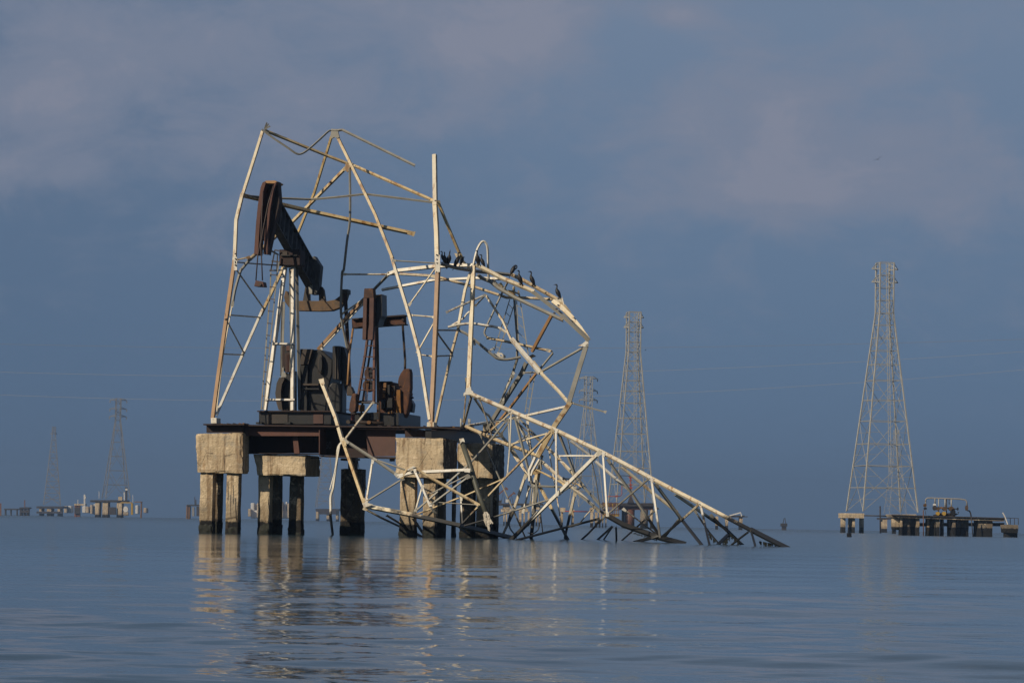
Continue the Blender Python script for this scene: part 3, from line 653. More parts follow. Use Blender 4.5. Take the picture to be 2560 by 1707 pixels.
# well head at its foot
WH = thing('wellhead', 'small rusty wellhead with red riser pipe left of the smaller pump jack', 'wellhead', QT('I', 170, 1420, 1.5))
ext('valve_body', 'I', [(110, 1000), (150, 840), (185, 800), (245, 820), (230, 900), (240, 1010), (225, 1150), (150, 1200), (95, 1150)], 1.6, .5, 'rust_red', WH, bev=.03)
bar('riser_pipe', 'I', [(172, 1190), (172, 1330)], 9, 'far_red', WH, d=1.8, kind='pipe')
bar('flow_pipe', 'I', [(50, 1370), (300, 1372), (780, 1395)], 9, 'oily_brown', WH, d=1.6, kind='pipe')
bar('flow_pipe', 'I', [(240, 980), (420, 990), (690, 1000), (700, 1340)], 5, 'oily_brown', WH, d=1.9, kind='pipe')
disc('flange', 'I', 85, 1365, 38, 1.4, .5, 'oily_brown', WH)
disc('flange', 'I', 485, 1375, 40, 1.4, .5, 'rust_orange', WH, ry=34)
disc('flange', 'I', 172, 1200, 50, 1.5, .5, 'rust_brown', WH, ry=20)
bar('valve_stem', 'I', [(30, 1128), (110, 1125)], 2, 'cable', WH, d=1.7, kind='box')
# ------------------------------------------------------------------ broken derrick standing on the deck
DK = thing('broken_derrick', 'cream lattice derrick still standing over the pump jacks with torn crooked top', 'derrick', base_at('N', 800, 1335, 2))
cr_, wh_, gysh_, tn_, oc_ = 'paint_cream', 'paint_white', 'paint_grey_shade', 'paint_tan', 'paint_ochre'  # the grey one: cream steel facing away from the sun, shade painted in
# corner legs
bar('leg', 'B', [(128, 1600, -.6), (345, 40, .3)], 11.5, tn_, DK, o=30)
bar('leg', 'B', [(330, 170, .25), (346, 0, .32), (360, 1060, .7, 'A'), (422, 800, 1.2, 'A')], 11, cr_, DK, o=30)
bar('leg', 'A', [(416, 830, 1.15), (618, 190, 2.4)], 9.5, cr_, DK, o=28)
bar('leg', 'F', [(372, 1010, -.5), (452, 410, .6, 'E')], 15, tn_, DK, o=20)
bar('leg', 'E', [(450, 480, .55), (438, 0, 1.2), (2308, 880, 1.5, 'A')], 15, cr_, DK, o=24)
bar('leg', 'A', [(2312, 910, 1.45), (2304, 415, 2.0)], 14, cr_, DK, o=24)
rect('splice_plate', 'E', 416, 270, 470, 470, .35, .03, wh_, DK)
rect('splice_plate', 'B', 330, 10, 362, 140, .0, .03, wh_, DK)
for (cr, x, y, d) in [('E', 430, 268, .32), ('E', 432, 322, .32), ('E', 434, 365, .32), ('E', 430, 470, .34), ('A', 346, 1390, -.05), ('A', 348, 1440, -.05), ('A', 346, 1500, -.05), ('A', 2320, 1400, .3), ('A', 2305, 870, 1.2)]:
    disc('bolt', cr, x, y, 8, d, .04, 'far_dark', DK, n=8)
# V-window legs to the bent peak
bar('leg', 'B', [(162, 1560, -.5), (425, 960, 2.6), (620, 520, 4.4)], 8, wh_, DK, o=34)
bar('leg', 'B', [(600, 580, 4.2), (795, 170, 6.0), (968, 1170, 6.6, 'A')], 9, oc_, DK, o=28)
bar('leg', 'A', [(960, 1190, 6.6), (1120, 800, 6.0), (1292, 240, 4.0)], 8, oc_, DK, o=22)
bar('leg', 'A', [(1350, 240, 3.4), (1600, 750, 2.6), (1720, 1000, 2.1), (1890, 1430, 1.5)], 9, oc_, DK, o=30)
bar('leg', 'B', [(1880, 0, 1.55), (2050, 560, .8), (2155, 960, .2), (2255, 1600, -.5)], 10, cr_, DK, o=26)
ext('peak_plate', 'A', [(1276, 182), (1330, 172), (1395, 175), (1350, 190), (1366, 250), (1345, 258), (1315, 248), (1290, 262), (1278, 240), (1284, 196)], 3.3, .12, gysh_, DK)
# left lattice
for (x0, y0, x1, y1, w, mt) in ((345, 60, 810, 95, 3.6, gysh_), (250, 575, 595, 602, 4, cr_), (205, 957, 430, 968, 4, cr_)):
    bar('girt', 'B', [(x0, y0, .0), (x1, y1, 5.6 if y0 == 60 else 4.2 if y0 == 575 else 2.6)], w, mt, DK)
bar('girt', 'B', [(340, 45, .3), (480, 12, .6)], 4, oc_, DK)
bar('brace', 'B', [(340, 110, .1), (632, 522, 4.4)], 4.5, wh_, DK)
bar('brace', 'B', [(255, 618, -.1), (432, 950, 2.6)], 4.2, wh_, DK)
# right lattice
for (x0, y0, x1, y1) in ((1890, 45, 2325, 72), (2055, 580, 2305, 600), (2140, 965, 2290, 985)):
    bar('girt', 'B', [(x0, y0, .9), (x1, y1, .6)], 4, gysh_ if y0 == 45 else cr_, DK)
bar('brace', 'B', [(2322, 98, .7), (2050, 480, .9)], 4.5, cr_, DK)
bar('brace', 'B', [(2302, 640, .4), (2130, 945, .3)], 4.5, cr_, DK)
bar('girt', 'F', [(430, 190, .3), (622, 184, 2.2)], 4, gysh_, DK)
bar('girt', 'E', [(440, 1155, .5), (700, 1158, 2.6)], 4.5, gysh_, DK)
bar('brace', 'E', [(442, 1192, .4), (612, 1425, 2.2)], 5, gysh_, DK)
# rear right leg, leaning away
bar('leg', 'F', [(420, 985, .2), (600, 190, 2.2), (700, 1090, 2.8, 'E')], 8, oc_, DK, o=20)
bar('leg', 'E', [(688, 1130, 2.7), (770, 680, 3.4), (832, 480, 3.9)], 9, cr_, DK, o=24)
bar('brace', 'A', [(2335, 880, 1.4), (2560, 1420, 2.8)], 9, oc_, DK, o=20)
bar('brace', 'E', [(670, 270, 2.7), (840, 460, 3.8)], 7, cr_, DK, o=20)
ext('torn_end', 'E', [(640, 250), (690, 256), (706, 262), (690, 300), (660, 300)], 2.6, .06, oc_, DK)
# top members
bar('bent_strap', 'A', [(606, 172, 2.3), (720, 256, 2.4), (860, 350, 2.5), (935, 402, 2.6), (985, 411, 2.7), (1050, 375, 2.8), (1160, 280, 3.0), (1250, 196, 3.2), (1282, 180, 3.3)], 6, gysh_, DK, kind='L', o=-10, curve=True)
bar('bent_strap', 'A', [(1285, 180, 3.3), (1335, 184, 3.3), (1392, 177, 3.3), (2105, 527, 1.0)], 7.5, gysh_, DK, kind='L', o=16)
bar('girt', 'A', [(640, 185, 2.5), (1240, 428, 4.2), (1480, 520, 4.6)], 8.5, oc_, DK, o=10)
bar('girt', 'A', [(1490, 520, 4.6), (2290, 872, 2.2)], 8.5, oc_, DK, o=16)
bar('girt', 'A', [(408, 815, 1.2), (580, 832, 2.0), (790, 845, 2.6), (1090, 856, 3.2), (1360, 832, 2.9), (1620, 803, 2.6), (2310, 888, 1.5)], 6.5, gysh_, DK, kind='L', o=-8)
bar('girt', 'A', [(430, 822, 1.3), (1080, 975, 4.6), (2090, 1195, 6.0)], 12, oc_, DK, o=14)
for (x, y) in ((655, 105), (688, 140), (672, 118)):
    bar('torn_end', 'A', [(632, 172, 2.4), (x, y, 2.3)], 3.5, gysh_, DK, kind='strip', o=20)
bar('brace', 'A', [(1440, 540, 4.6), (900, 1085, 5.6), (560, 1380, 2.6), (480, 1450, 1.1)], 10, oc_, DK, o=16)
bar('brace', 'A', [(492, 1440, 1.1), (410, 1540, .9), (400, 140, .8, 'B'), (345, 330, .5, 'B'), (318, 480, .4, 'B')], 8, gysh_, DK, o=10, curve=True)
bar('brace', 'B', [(318, 470, .4), (230, 950, .2), (165, 1500, -.3)], 3.5, cr_, DK, o=20)
ext('gusset', 'A', [(1425, 500), (1480, 520), (1484, 575), (1440, 592), (1420, 560)], 4.5, .05, oc_, DK)
bar('hanging_strap', 'A', [(1466, 560, 4.4), (1470, 840, 4.0), (1466, 1080, 3.8), (1440, 1260, 3.8), (1408, 1540, 3.9), (1390, 180, 4.0, 'B'), (1380, 560, 4.2, 'B'), (1420, 800, 4.4, 'B'), (1440, 900, 4.4, 'B')], 7, gysh_, DK, kind='L', o=-12, curve=True)
bar('girt', 'B', [(1410, 180, 4.0), (1960, 182, 4.8), (2295, 203, 5.0)], 5, cr_, DK, o=16)
bar('ladder_bracket', 'T', [(340, 1200, 1.6), (500, 1290, 2.6)], 5, gysh_, DK)
# heavy bent member from behind the gearbox, up into the arch
bar('brace', 'B', [(1165, 915, 7.5), (1500, 540, 6.0), (1605, 435, 5.6)], 11, tn_, DK, o=24)
bar('brace', 'B', [(1190, 912, 7.3), (1600, 470, 5.4)], 4, wh_, DK, o=20)
bar('brace', 'B', [(1390, 570, 6.5), (1600, 425, 5.7)], 4.5, cr_, DK, o=20)
bar('brace', 'B', [(1600, 445, 5.6), (1710, 320, 5.2), (1850, 175, 4.6)], 8.5, gysh_, DK, o=-10)

# ------------------------------------------------------------------ collapsed mast: arch beside the platform
AR = thing('collapsed_mast', 'twisted cream and white mast bent over in an arch with cormorants on it', 'mast', base_at('N', 1300, 1345, 2))
bar('chord', 'B', [(1840, 185, 4.6), (1930, 150, 4.4), (2120, 128, 4.2), (400, 412, 3.8, 'E'), (700, 398, 3.4, 'E'), (890, 398, 3.0, 'E')], 11, wh_, AR, o=30)
bar('chord', 'B', [(1780, 335, 6.0), (2290, 238, 5.4), (600, 562, 5.0, 'E'), (880, 546, 4.8, 'E'), (1250, 556, 4.4, 'E')], 8, wh_, AR, o=24)
bar('chord', 'E', [(0, 495, 5.6), (400, 520, 5.2), (600, 575, 5.0), (880, 650, 4.6), (1250, 772, 4.0), (1430, 775, 3.8), (1850, 798, 3.2)], 7.5, oc_, AR, o=20)
bar('perch_beam', 'E', [(482, 372, 1.0), (680, 425, 1.8), (900, 460, 2.6), (1290, 500, 3.8)], 10, gysh_, AR, o=-6)
bar('column', 'E', [(872, 395, 2.4), (850, 1000, 1.8), (815, 570, 1.2, 'F')], 13.5, cr_, AR, o=26)
bar('torn_end', 'F', [(868, 0, 2.0), (880, 60, 1.9)], 6, gysh_, AR, kind='strip')
ext('gusset', 'F', [(775, 570), (830, 545), (840, 590), (862, 605), (850, 645), (770, 640), (742, 668), (750, 620), (772, 610)], 1.1, .08, wh_, AR)
bar('hook_strap', 'E', [(862, 392, 2.6), (900, 235, 2.7), (935, 155, 2.75), (972, 113, 2.8), (1008, 132, 2.85), (1030, 210, 2.9), (1036, 430, 3.1), (1042, 565, 3.3)], 6.5, wh_, AR, kind='L', o=10, curve=True)
bar('chord', 'E', [(892, 388, 2.4), (1200, 548, 2.2), (1500, 672, 2.0), (1570, 705, 1.9)], 12, cr_, AR, o=18)
bar('chord', 'E', [(1560, 700, 1.9), (1700, 810, 1.7), (1860, 935, 1.5), (2225, 1275, 1.0)], 11, gysh_, AR, o=2)
bar('chord', 'E', [(1290, 495, 3.8), (1430, 560, 3.6), (1850, 795, 3.0), (1925, 870, 2.8), (1995, 960, 2.6)], 10, oc_, AR, o=20)
bar('chord', 'E', [(910, 505, 3.2), (960, 545, 3.2), (1060, 585, 3.2), (1150, 660, 3.1), (1350, 775, 2.9), (1500, 845, 2.6), (1920, 1042, 1.8)], 9.5, gysh_, AR, o=22)
bar('chord', 'E', [(1790, 820, 3.0), (1900, 900, 2.6), (2010, 1010, 2.2), (2110, 1140, 1.7), (2205, 1275, 1.2)], 13, cr_, AR, o=38)
ext('gusset', 'Q', [(860, 200), (960, 185), (1000, 230), (1010, 330), (930, 300), (850, 230)], 2.9, .06, cr_, AR)
ext('torn_end', 'Q', [(990, 150), (1000, 230), (1030, 340), (1010, 350), (985, 230)], 2.8, .04, wh_, AR)
ext('splice_plate', 'Q', [(930, 360), (1030, 420), (1030, 470), (945, 420)], 2.5, .05, wh_, AR)
ext('gusset', 'Q', [(1380, 1090), (1440, 1040), (1500, 1060), (1490, 1130), (1420, 1150), (1290, 1130)], .9, .06, wh_, AR)
for (x, y) in ((900, 335), (866, 408), (824, 490)): disc('bolt', 'Q', x, y, 17, 1.2, .2, 'far_dark', AR, n=6)
# right side of the arch going down
bar('chord', 'F', [(2205, 60, 1.0), (1995, 750, .2)], 14, gysh_, AR, o=38)
bar('chord', 'F', [(2010, 745, .2), (1830, 1010, -1.0), (1630, 1375, -.6)], 15, oc_, AR, o=34)
bar('strut', 'F', [(2205, 62, .9), (1640, 385, 2.2)], 7, gysh_, AR, o=12)
bar('strut', 'F', [(1980, 780, .1), (1380, 915, 2.6), (775, 1015, 4.0)], 7.5, wh_, AR, o=26)
bar('strut', 'F', [(2020, 740, .3), (2420, 845, -1.5)], 4.5, gysh_, AR, o=-10)
bar('chord', 'E', [(1010, 738, 3.4), (1210, 1040, 2.9), (1310, 1262, 2.6)], 7, cr_, AR, o=20)
bar('chord', 'E', [(1305, 1255, 2.6), (1440, 1420, 2.4), (1640, 385, 2.0, 'F')], 13, wh_, AR, o=22)
bar('chord', 'F', [(1560, 250, 2.3), (1670, 390, 2.0)], 8, oc_, AR, o=22)
bar('chord', 'F', [(1650, 385, 2.0), (1860, 600, 1.1), (1990, 755, .3)], 9, cr_, AR, o=22)
bar('strut', 'E', [(548, 945, 1.4), (1000, 742, 3.4)], 6, wh_, AR, o=20)
bar('strut', 'E', [(1000, 745, 3.4), (886, 868, 4.4)], 4.5, gysh_, AR, o=-10)
bar('bent_strap', 'E', [(840, 925, 3.0), (790, 960, 3.0), (740, 1020, 3.1), (612, 1098, 3.2)], 5, wh_, AR, kind='L', o=20, curve=True)
bar('bent_strap', 'E', [(565, 1120, 2.4), (700, 1090, 2.6), (850, 1078, 2.8), (1000, 1100, 2.9), (1150, 1125, 3.0), (1250, 1185, 3.0)], 7, wh_, AR, kind='L', o=16, curve=True)
bar('bent_strap', 'E', [(700, 1160, 2.6), (790, 1205, 2.5), (900, 1290, 2.4), (1080, 1440, 2.3), (1150, 1488, 2.3), (1260, 1500, 2.4), (1420, 1472, 2.6)], 7.5, gysh_, AR, kind='L', o=12, curve=True)
bar('bent_strap', 'E', [(1268, 590, 4.2), (1180, 760, 4.0), (1080, 980, 3.9), (1005, 1140, 3.8), (998, 1200, 3.8), (1040, 1248, 3.7)], 5.5, gysh_, AR, kind='L', o=10, curve=True)
bar('strut', 'E', [(1030, 1248, 3.7), (1300, 1300, 3.6), (1760, 1400, 3.4)], 7, oc_, AR, o=22)
bar('strut', 'F', [(1730, 118, 3.4), (1782, 128, 3.4), (1797, 155, 3.4), (1650, 335, 3.0)], 6, gysh_, AR, o=0)
bar('pole', 'E', [(1340, 640, 4.6), (1355, 900, 4.4), (1385, 1300, 4.2), (1378, 1500, 4.2)], 7, gysh_, AR, o=20)
bar('pole', 'F', [(1380, 230, 4.2), (1320, 410, 4.8), (1250, 575, 5.2), (1180, 760, 5.6)], 7, gysh_, AR, o=18)
bar('chord', 'E', [(1785, 985, 2.0), (1555, 1410, 3.6)], 10.5, tn_, AR, o=20)
bar('chord', 'F', [(1490, 270, 3.9), (1430, 400, 4.2), (1100, 930, 5.6), (1030, 1055, 6.0)], 13, gysh_, AR, o=18)
bar('chord', 'F', [(1600, 395, 3.0), (1280, 815, 4.6), (1120, 1010, 5.4), (1050, 1090, 5.8)], 8, tn_, AR, o=8)
bar('strut', 'F', [(1450, 385, 3.9), (1620, 378, 3.0)], 4.5, gysh_, AR, o=20)
ext('gusset', 'F', [(1510, 190), (1560, 165), (1600, 190), (1545, 210), (1560, 245), (1530, 250)], 3.5, .06, oc_, AR)
bar('strut', 'F', [(742, 1015, 4.0), (838, 665, 1.6)], 7, gysh_, AR, o=-12)
bar('strut', 'F', [(782, 455, 2.4), (778, 620, 2.6), (748, 960, 3.4)], 4, oc_, AR, o=20)
# ladders caught in the arch
def ladder(crop, a0, a1, b0, b1, d0, d1, n, parent, w=2.4):
    r = bar('ladder', crop, [(*a0, d0), (*a1, d1)], w, gysh_, parent, kind='box')
    bar('rail', crop, [(*b0, d0), (*b1, d1)], w, gysh_, r, kind='box')
    for k in range(n):
        t = (k + .5) / n
        bar('rung', crop, [(a0[0] + (a1[0] - a0[0]) * t, a0[1] + (a1[1] - a0[1]) * t), (b0[0] + (b1[0] - b0[0]) * t, b0[1] + (b1[1] - b0[1]) * t)], 1.5, gysh_, r, d=d0 + (d1 - d0) * t, kind='box')
ladder('E', (1290, 795), (1108, 1395), (1342, 860), (1160, 1410), 4.2, 3.6, 6, AR)
ladder('E', (1372, 810), (1395, 1340), (1418, 830), (1508, 1440), 4.0, 3.6, 5, AR)
ladder('F', (1540, 370), (1470, 850), (1586, 410), (1512, 870), 3.6, 2.6, 4, AR)
for pts in ([(1270, 690), (1330, 700), (1400, 730)], [(1390, 690), (1410, 770)], [(1340, 650), (1320, 720), (1370, 760)]):
    bar('torn_end', 'E', [(*p, 3.8) for p in pts], 4, oc_, AR, kind='strip', o=25)
for pts in ([(1050, 1400), (1110, 1360)], [(1100, 1430), (1160, 1470), (1240, 1470)], [(1140, 1420), (1190, 1430), (1240, 1465)], [(1110, 1440), (1180, 1450)]):
    bar('torn_end', 'E', [(*p, 3.5) for p in pts], 4.5, wh_, AR, kind='strip', o=25)

# ------------------------------------------------------------------ fallen truss running into the lake
FT = thing('fallen_truss', 'long fallen lattice truss sloping from the platform into the lake on the right', 'truss', base_at('N', 1600, 1350, -4))
TOP = [('F', 795, 622, 1.2), ('F', 1290, 835, .2), ('F', 1825, 1062, -1.4), ('G', 410, 318, -4.2), ('G', 882, 568, -7.6), ('G', 1372, 820, -11.0), ('G', 1872, 1082, -14.6)]
for i in range(len(TOP) - 1):
    a, c = TOP[i], TOP[i + 1]
    bar('chord', a[0], [(a[1], a[2], a[3]), (c[1], c[2], c[3], c[0])], 12 if i < 5 else 11, cr_, FT, o=20 + 4 * (i % 2))
bar('chord', 'G', [(1860, 1072, -14.5), (2190, 1240, 'W')], 14, 'paint_grey_shade', FT, o=26)
for (cr, x, y, d) in TOP[1:]:
    p = QT(cr, x, y, d); x0, y0 = nat(cr, x, y)
    ext('gusset', 'N', [(x0 - 5, y0 - 6), (x0 + 9, y0 - 1), (x0 + 11, y0 + 6), (x0 - 2, y0 + 5)], d - .12, .03, wh_, FT)
    disc('bolt', 'N', x0 - 1, y0 + 1, 1.6, d - .16, .05, 'far_dark', FT, n=6)
    disc('bolt', 'N', x0 + 8, y0 + 3, 1.6, d - .16, .05, 'far_dark', FT, n=6)
# lower chord
bar('chord', 'F', [(765, 1018, 3.6), (1090, 1160, 2.2), (1280, 1240, 1.4)], 10, oc_, FT, o=24)
bar('chord', 'F', [(1290, 1235, 1.4), (1640, 1375, -.4)], 9, oc_, FT, o=24)
bar('chord', 'D', [(1775, 600, -.2), (2000, 800, -.8), (2120, 890, -1.0), (2350, 1095, -1.2)], 9, cr_, FT, o=20)
bar('chord', 'D', [(1700, 670, 0), (2010, 820, -.6), (2120, 880, -.9)], 5, oc_, FT, o=20)
bar('chord', 'D', [(2100, 885, -1.0), (450, 930, -1.4, 'G')], 7, gysh_, FT, o=-8)
bar('chord', 'G', [(440, 925, -1.4), (620, 1030, -2.2), (960, 1150, -3.4), (1160, 1203, 'W')], 15, tn_, FT, o=20)
# far chord
bar('chord', 'D', [(1560, 180, 3.2), (1790, 420, 2.2)], 6, gysh_, FT, o=-6)
bar('chord', 'D', [(1790, 420, 2.2), (2060, 690, 1.0), (2110, 740, .8)], 8, cr_, FT, o=16)
bar('chord', 'G', [(100, 205, -2.6), (290, 345, -2.2)], 7, wh_, FT, o=22)
bar('chord', 'G', [(345, 405, -2.0), (560, 590, -1.8), (700, 705, -1.6)], 8, wh_, FT, o=22)
bar('chord', 'G', [(600, 458, -5.2), (890, 700, -4.6), (1150, 905, -4.2)], 8.5, cr_, FT, o=22)
bar('chord', 'G', [(1130, 730, -8.8), (1320, 860, -8.0), (1620, 1065, -7.2), (1780, 1218, 'W')], 8.5, cr_, FT, o=22)
bar('chord', 'G', [(0, 395, 1.4), (130, 540, 1.0)], 7, wh_, FT, o=22)
# braces near the platform end
bar('brace', 'F', [(880, 690, 1.2), (990, 850, 2.0), (1050, 890, 2.4), (1180, 1120, 3.0)], 6.5, cr_, FT, o=14)
bar('brace', 'F', [(1190, 1130, 3.0), (1290, 1240, 3.2), (1400, 1420, 3.4)], 8, cr_, FT, o=20)
bar('brace', 'D', [(1470, 470, 3.3), (1548, 590, 3.2)], 8, cr_, FT, o=20)
bar('brace', 'D', [(1575, 620, 3.2), (1640, 720, 3.0), (1690, 830, 2.8)], 8, cr_, FT, o=20)
bar('brace', 'D', [(1484, 108, .1), (1472, 430, .4), (1446, 740, .8)], 4.5, wh_, FT, o=28)
bar('brace', 'D', [(1455, 190, .6), (1466, 440, 1.2)], 4, wh_, FT, o=28)
bar('brace', 'D', [(1520, 170, .1), (1690, 835, .0)], 7.5, gysh_, FT, o=0)
bar('brace', 'D', [(1540, 190, 2.6), (1640, 390, 2.4)], 4.5, gysh_, FT, o=10)
bar('strut', 'D', [(1690, 838, .0), (1950, 850, -.5), (2115, 858, -1.0)], 6, gysh_, FT, o=-6)
bar('brace', 'D', [(1924, 290, -1.6), (1930, 930, -3.0)], 5.5, wh_, FT, o=30)
bar('brace', 'D', [(1830, 330, -.8), (1480, 436, 1.2)], 5, cr_, FT, o=20)
bar('brace', 'D', [(1915, 360, -1.2), (1842, 490, 2.0)], 4, gysh_, FT, o=0)
bar('brace', 'D', [(1888, 290, -1.5), (1425, 762, -2.2), (985, 1230, -2.4)], 6.5, oc_, FT, o=4)
bar('brace', 'D', [(1440, 195, -.2), (1300, 370, -.6), (1075, 625, -1.4), (510, 1120, -1.6)], 6.0, gysh_, FT, o=16)
bar('brace', 'D', [(1418, 768, -2.0), (1020, 940, -1.9), (520, 1132, -1.8)], 5, oc_, FT, o=14)
bar('brace', 'D', [(1940, 300, -1.3), (2110, 735, -.8), (2200, 855, -1.0)], 8.5, gysh_, FT, o=4)
bar('brace', 'G', [(200, 620, -1.2), (440, 880, -1.4), (450, 905, -1.5)], 7.5, gysh_, FT, o=4)
bar('brace', 'D', [(2352, 512, -4.3), (1935, 928, -2.6), (1490, 1362, 'W')], 12, wh_, FT, o=20)
bar('brace', 'D', [(1905, 958, -2.4), (1300, 1150, -2.8), (1020, 1232, -2.9)], 5, gysh_, FT, o=14)
bar('strut', 'D', [(1942, 550, -2.0), (2300, 550, -4.0)], 5, wh_, FT, o=30)
bar('brace', 'D', [(1400, 1320, 'W'), (1490, 1130, .4), (1625, 735, .2)], 6.5, cr_, FT, o=16)
bar('brace', 'D', [(1478, 1100, .4), (1520, 1318, 'W')], 5.5, gysh_, FT, o=10)
bar('brace', 'D', [(1660, 850, .6), (1620, 1020, .6), (1600, 1100, .6)], 6, wh_, FT, o=16)
bar('column', 'D', [(1775, 590, -.2), (1745, 780, -.1), (1720, 1000, 0), (1682, 1355, 'W')], 11, gysh_, FT, o=26)
bar('column', 'D', [(1715, 760, .4), (1698, 1000, .3), (1690, 1250, .2)], 6, cr_, FT, o=20)
bar('brace', 'D', [(1740, 800, .3), (1880, 1060, -.6), (2035, 1355, 'W')], 9, oc_, FT, o=14)
bar('brace', 'D', [(2112, 900, -.9), (2060, 1130, -.7), (2012, 1350, 'W')], 9, cr_, FT, o=20)
bar('brace', 'D', [(2340, 1162, -1.2), (2040, 1240, -.8), (1545, 1368, 'W')], 6.5, gysh_, FT, o=10)
bar('brace', 'G', [(0, 1030, -.8), (80, 1168, 'W')], 7, gysh_, FT)
bar('brace', 'G', [(400, 975, -1.4), (215, 1168, 'W')], 6.5, gysh_, FT)
bar('brace', 'G', [(520, 1040, -1.8), (375, 1170, 'W')], 8, gysh_, FT)
bar('brace', 'G', [(515, 1050, -1.8), (432, 1170, 'W')], 6, gysh_, FT)
bar('brace', 'G', [(553, 1045, -2.0), (557, 1178, 'W')], 7, gysh_, FT)
bar('rope_loop', 'Z', [(560, 710, 0), (620, 720, 0), (680, 680, 0), (700, 610, 0), (715, 570, 0), (700, 520, 0)], 2.5, 'far_dark', FT, kind='pipe', curve=True)
ladder('R', (622, -40), (668, 470), (652, -40), (706, 470), .8, .4, 9, FT, w=2.0)
bar('brace', 'R', [(520, -10, 2.6), (612, 132, 2.4)], 4, oc_, FT, o=10)
bar('brace', 'R', [(742, 712, -.2), (1170, 932, -.8), (1350, 1035, -1.0)], 4.5, oc_, FT, o=14)
bar('brace', 'R', [(716, 1010, .3), (690, 1250, .3), (672, 1420, .3)], 3.5, gysh_, FT, o=14)
bar('brace', 'R', [(735, 1000, .1), (745, 1300, .1), (728, 1568, .1)], 4, gysh_, FT, o=14)
bar('brace', 'R', [(640, 1060, .5), (620, 1200, .5), (560, 1440, .5), (530, 1568, .5)], 4, wh_, FT, o=18)
bar('strut', 'R', [(820, 620, -.2), (850, 650, -.2), (830, 800, -.2)], 4, gysh_, FT, o=10)
bar('brace', 'G', [(0, 720, -2.8), (120, 640, -2.2), (205, 560, -1.6)], 4, gysh_, FT, o=12)
bar('brace', 'G', [(20, 580, -.6), (210, 640, -.8)], 4, oc_, FT, o=12)
bar('brace', 'D', [(1300, 365, .6), (1395, 350, .9)], 5, gysh_, FT, o=12)
bar('brace', 'D', [(1385, 330, 1.4), (1470, 200, .6)], 4, gysh_, FT, o=12)
bar('brace', 'F', [(1340, 900, .6), (1480, 1160, .9), (1560, 1330, .8)], 4, cr_, FT, o=12)
bar('brace', 'F', [(1500, 960, 1.6), (1520, 1120, 1.4), (1545, 1290, 1.0)], 4.5, cr_, FT, o=12)
bar('brace', 'F', [(1160, 770, 4.8), (1330, 420, 4.4)], 4, gysh_, FT, o=12)
bar('brace', 'F', [(1210, 700, 4.9), (1260, 545, 4.7), (1340, 380, 4.5)], 4, wh_, FT, o=12)
bar('brace', 'E', [(1180, 610, 3.2), (1260, 700, 3.4), (1330, 730, 3.5)], 5, oc_, FT, o=12)
bar('brace', 'E', [(1100, 570, 3.3), (1170, 640, 3.3), (1220, 660, 3.3)], 5, gysh_, FT, o=6)
# thin bracing torn loose and tangled between the chords
RT_ = random.Random(21)
def on(line, t):
    i = min(int(t * (len(line) - 1)), len(line) - 2); q = t * (len(line) - 1) - i
    a, c = line[i], line[i + 1]; return tuple(a[j] + (c[j] - a[j]) * q for j in range(3))
LA = [(1175, 985, 1.0), (1280, 1028, .2), (1388, 1076, -1.4), (1505, 1131, -4.2)]
LB = [(1165, 1067, 3.6), (1270, 1113, 1.4), (1350, 1142, -.4), (1440, 1226, -1.0), (1510, 1285, -1.4)]
LC = [(1298, 1046, 3.2), (1357, 1107, 2.2), (1438, 1188, .8), (1500, 1230, -.6)]
LD_ = [(1290, 1345, -1.0), (1350, 1335, -.6), (1420, 1320, -.6), (1500, 1296, -1.2)]
for (p, q, n) in ((LA, LB, 4), (LB, LC, 2), (LA, LC, 2), (LB, LD_, 3), (LC, LD_, 2)):
    for k in range(n):
        t = (k + RT_.uniform(.2, .8)) / n; a, c = on(p, t), on(q, min(1, max(0, t + RT_.uniform(-.22, .22))))
        mid = tuple((a[j] + c[j]) / 2 + RT_.uniform(-3, 3) * (1 if j < 2 else .04) for j in range(3))
        bar('brace', 'N', [a, mid, c], RT_.uniform(2.6, 4.2), RT_.choice([gysh_, cr_, oc_, wh_]), FT, o=RT_.uniform(-10, 30))
# bent junk at the knee
for pts, w, mt in (([(1790, 430, -.4), (1730, 540, -.4)], 8, cr_), ([(1760, 580, -.4), (1690, 700, -.3), (1680, 740, -.3)], 7, wh_), ([(1720, 560, -.3), (1660, 690, -.2), (1665, 790, -.2)], 9, wh_),
                   ([(1700, 700, -.3), (1740, 720, -.3), (1730, 780, -.3)], 14, oc_), ([(1790, 540, -.5), (1770, 620, -.4), (1780, 680, -.4)], 6, gysh_)):
    bar('torn_end', 'D', pts, w, mt, FT, o=10)
# panels towards the tip
bar('brace', 'G', [(424, 322, -4.5), (466, 935, -5.2)], 6.2, wh_, FT, o=28)
bar('brace', 'G', [(470, 390, -4.4), (720, 740, -4.0), (985, 1145, -3.6)], 8.5, gysh_, FT, o=4)
bar('brace', 'G', [(875, 572, -7.5), (430, 955, -3.0), (380, 1005, -2.8)], 5.5, gysh_, FT, o=16)
bar('brace', 'G', [(900, 572, -7.9), (985, 1150, -8.4)], 7, wh_, FT, o=28)
bar('brace', 'G', [(940, 630, -7.8), (1185, 960, -7.0), (1392, 1220, 'W')], 9.5, gysh_, FT, o=6)
bar('brace', 'G', [(1368, 824, -10.9), (1000, 1145, -4.6)], 7.5, cr_, FT, o=20)
bar('brace', 'G', [(1178, 955, -5.8), (1010, 1165, -4.0)], 6, gysh_, FT, o=0)
bar('brace', 'G', [(1382, 830, -11.0), (1470, 1222, 'W')], 7, wh_, FT, o=26)
bar('brace', 'G', [(1320, 885, -8.0), (1450, 1080, -7.8), (1562, 1215, 'W')], 5, gysh_, FT, o=6)
bar('brace', 'G', [(1480, 930, -11.4), (1640, 1090, -11.2), (1782, 1220, 'W')], 7, gysh_, FT, o=6)
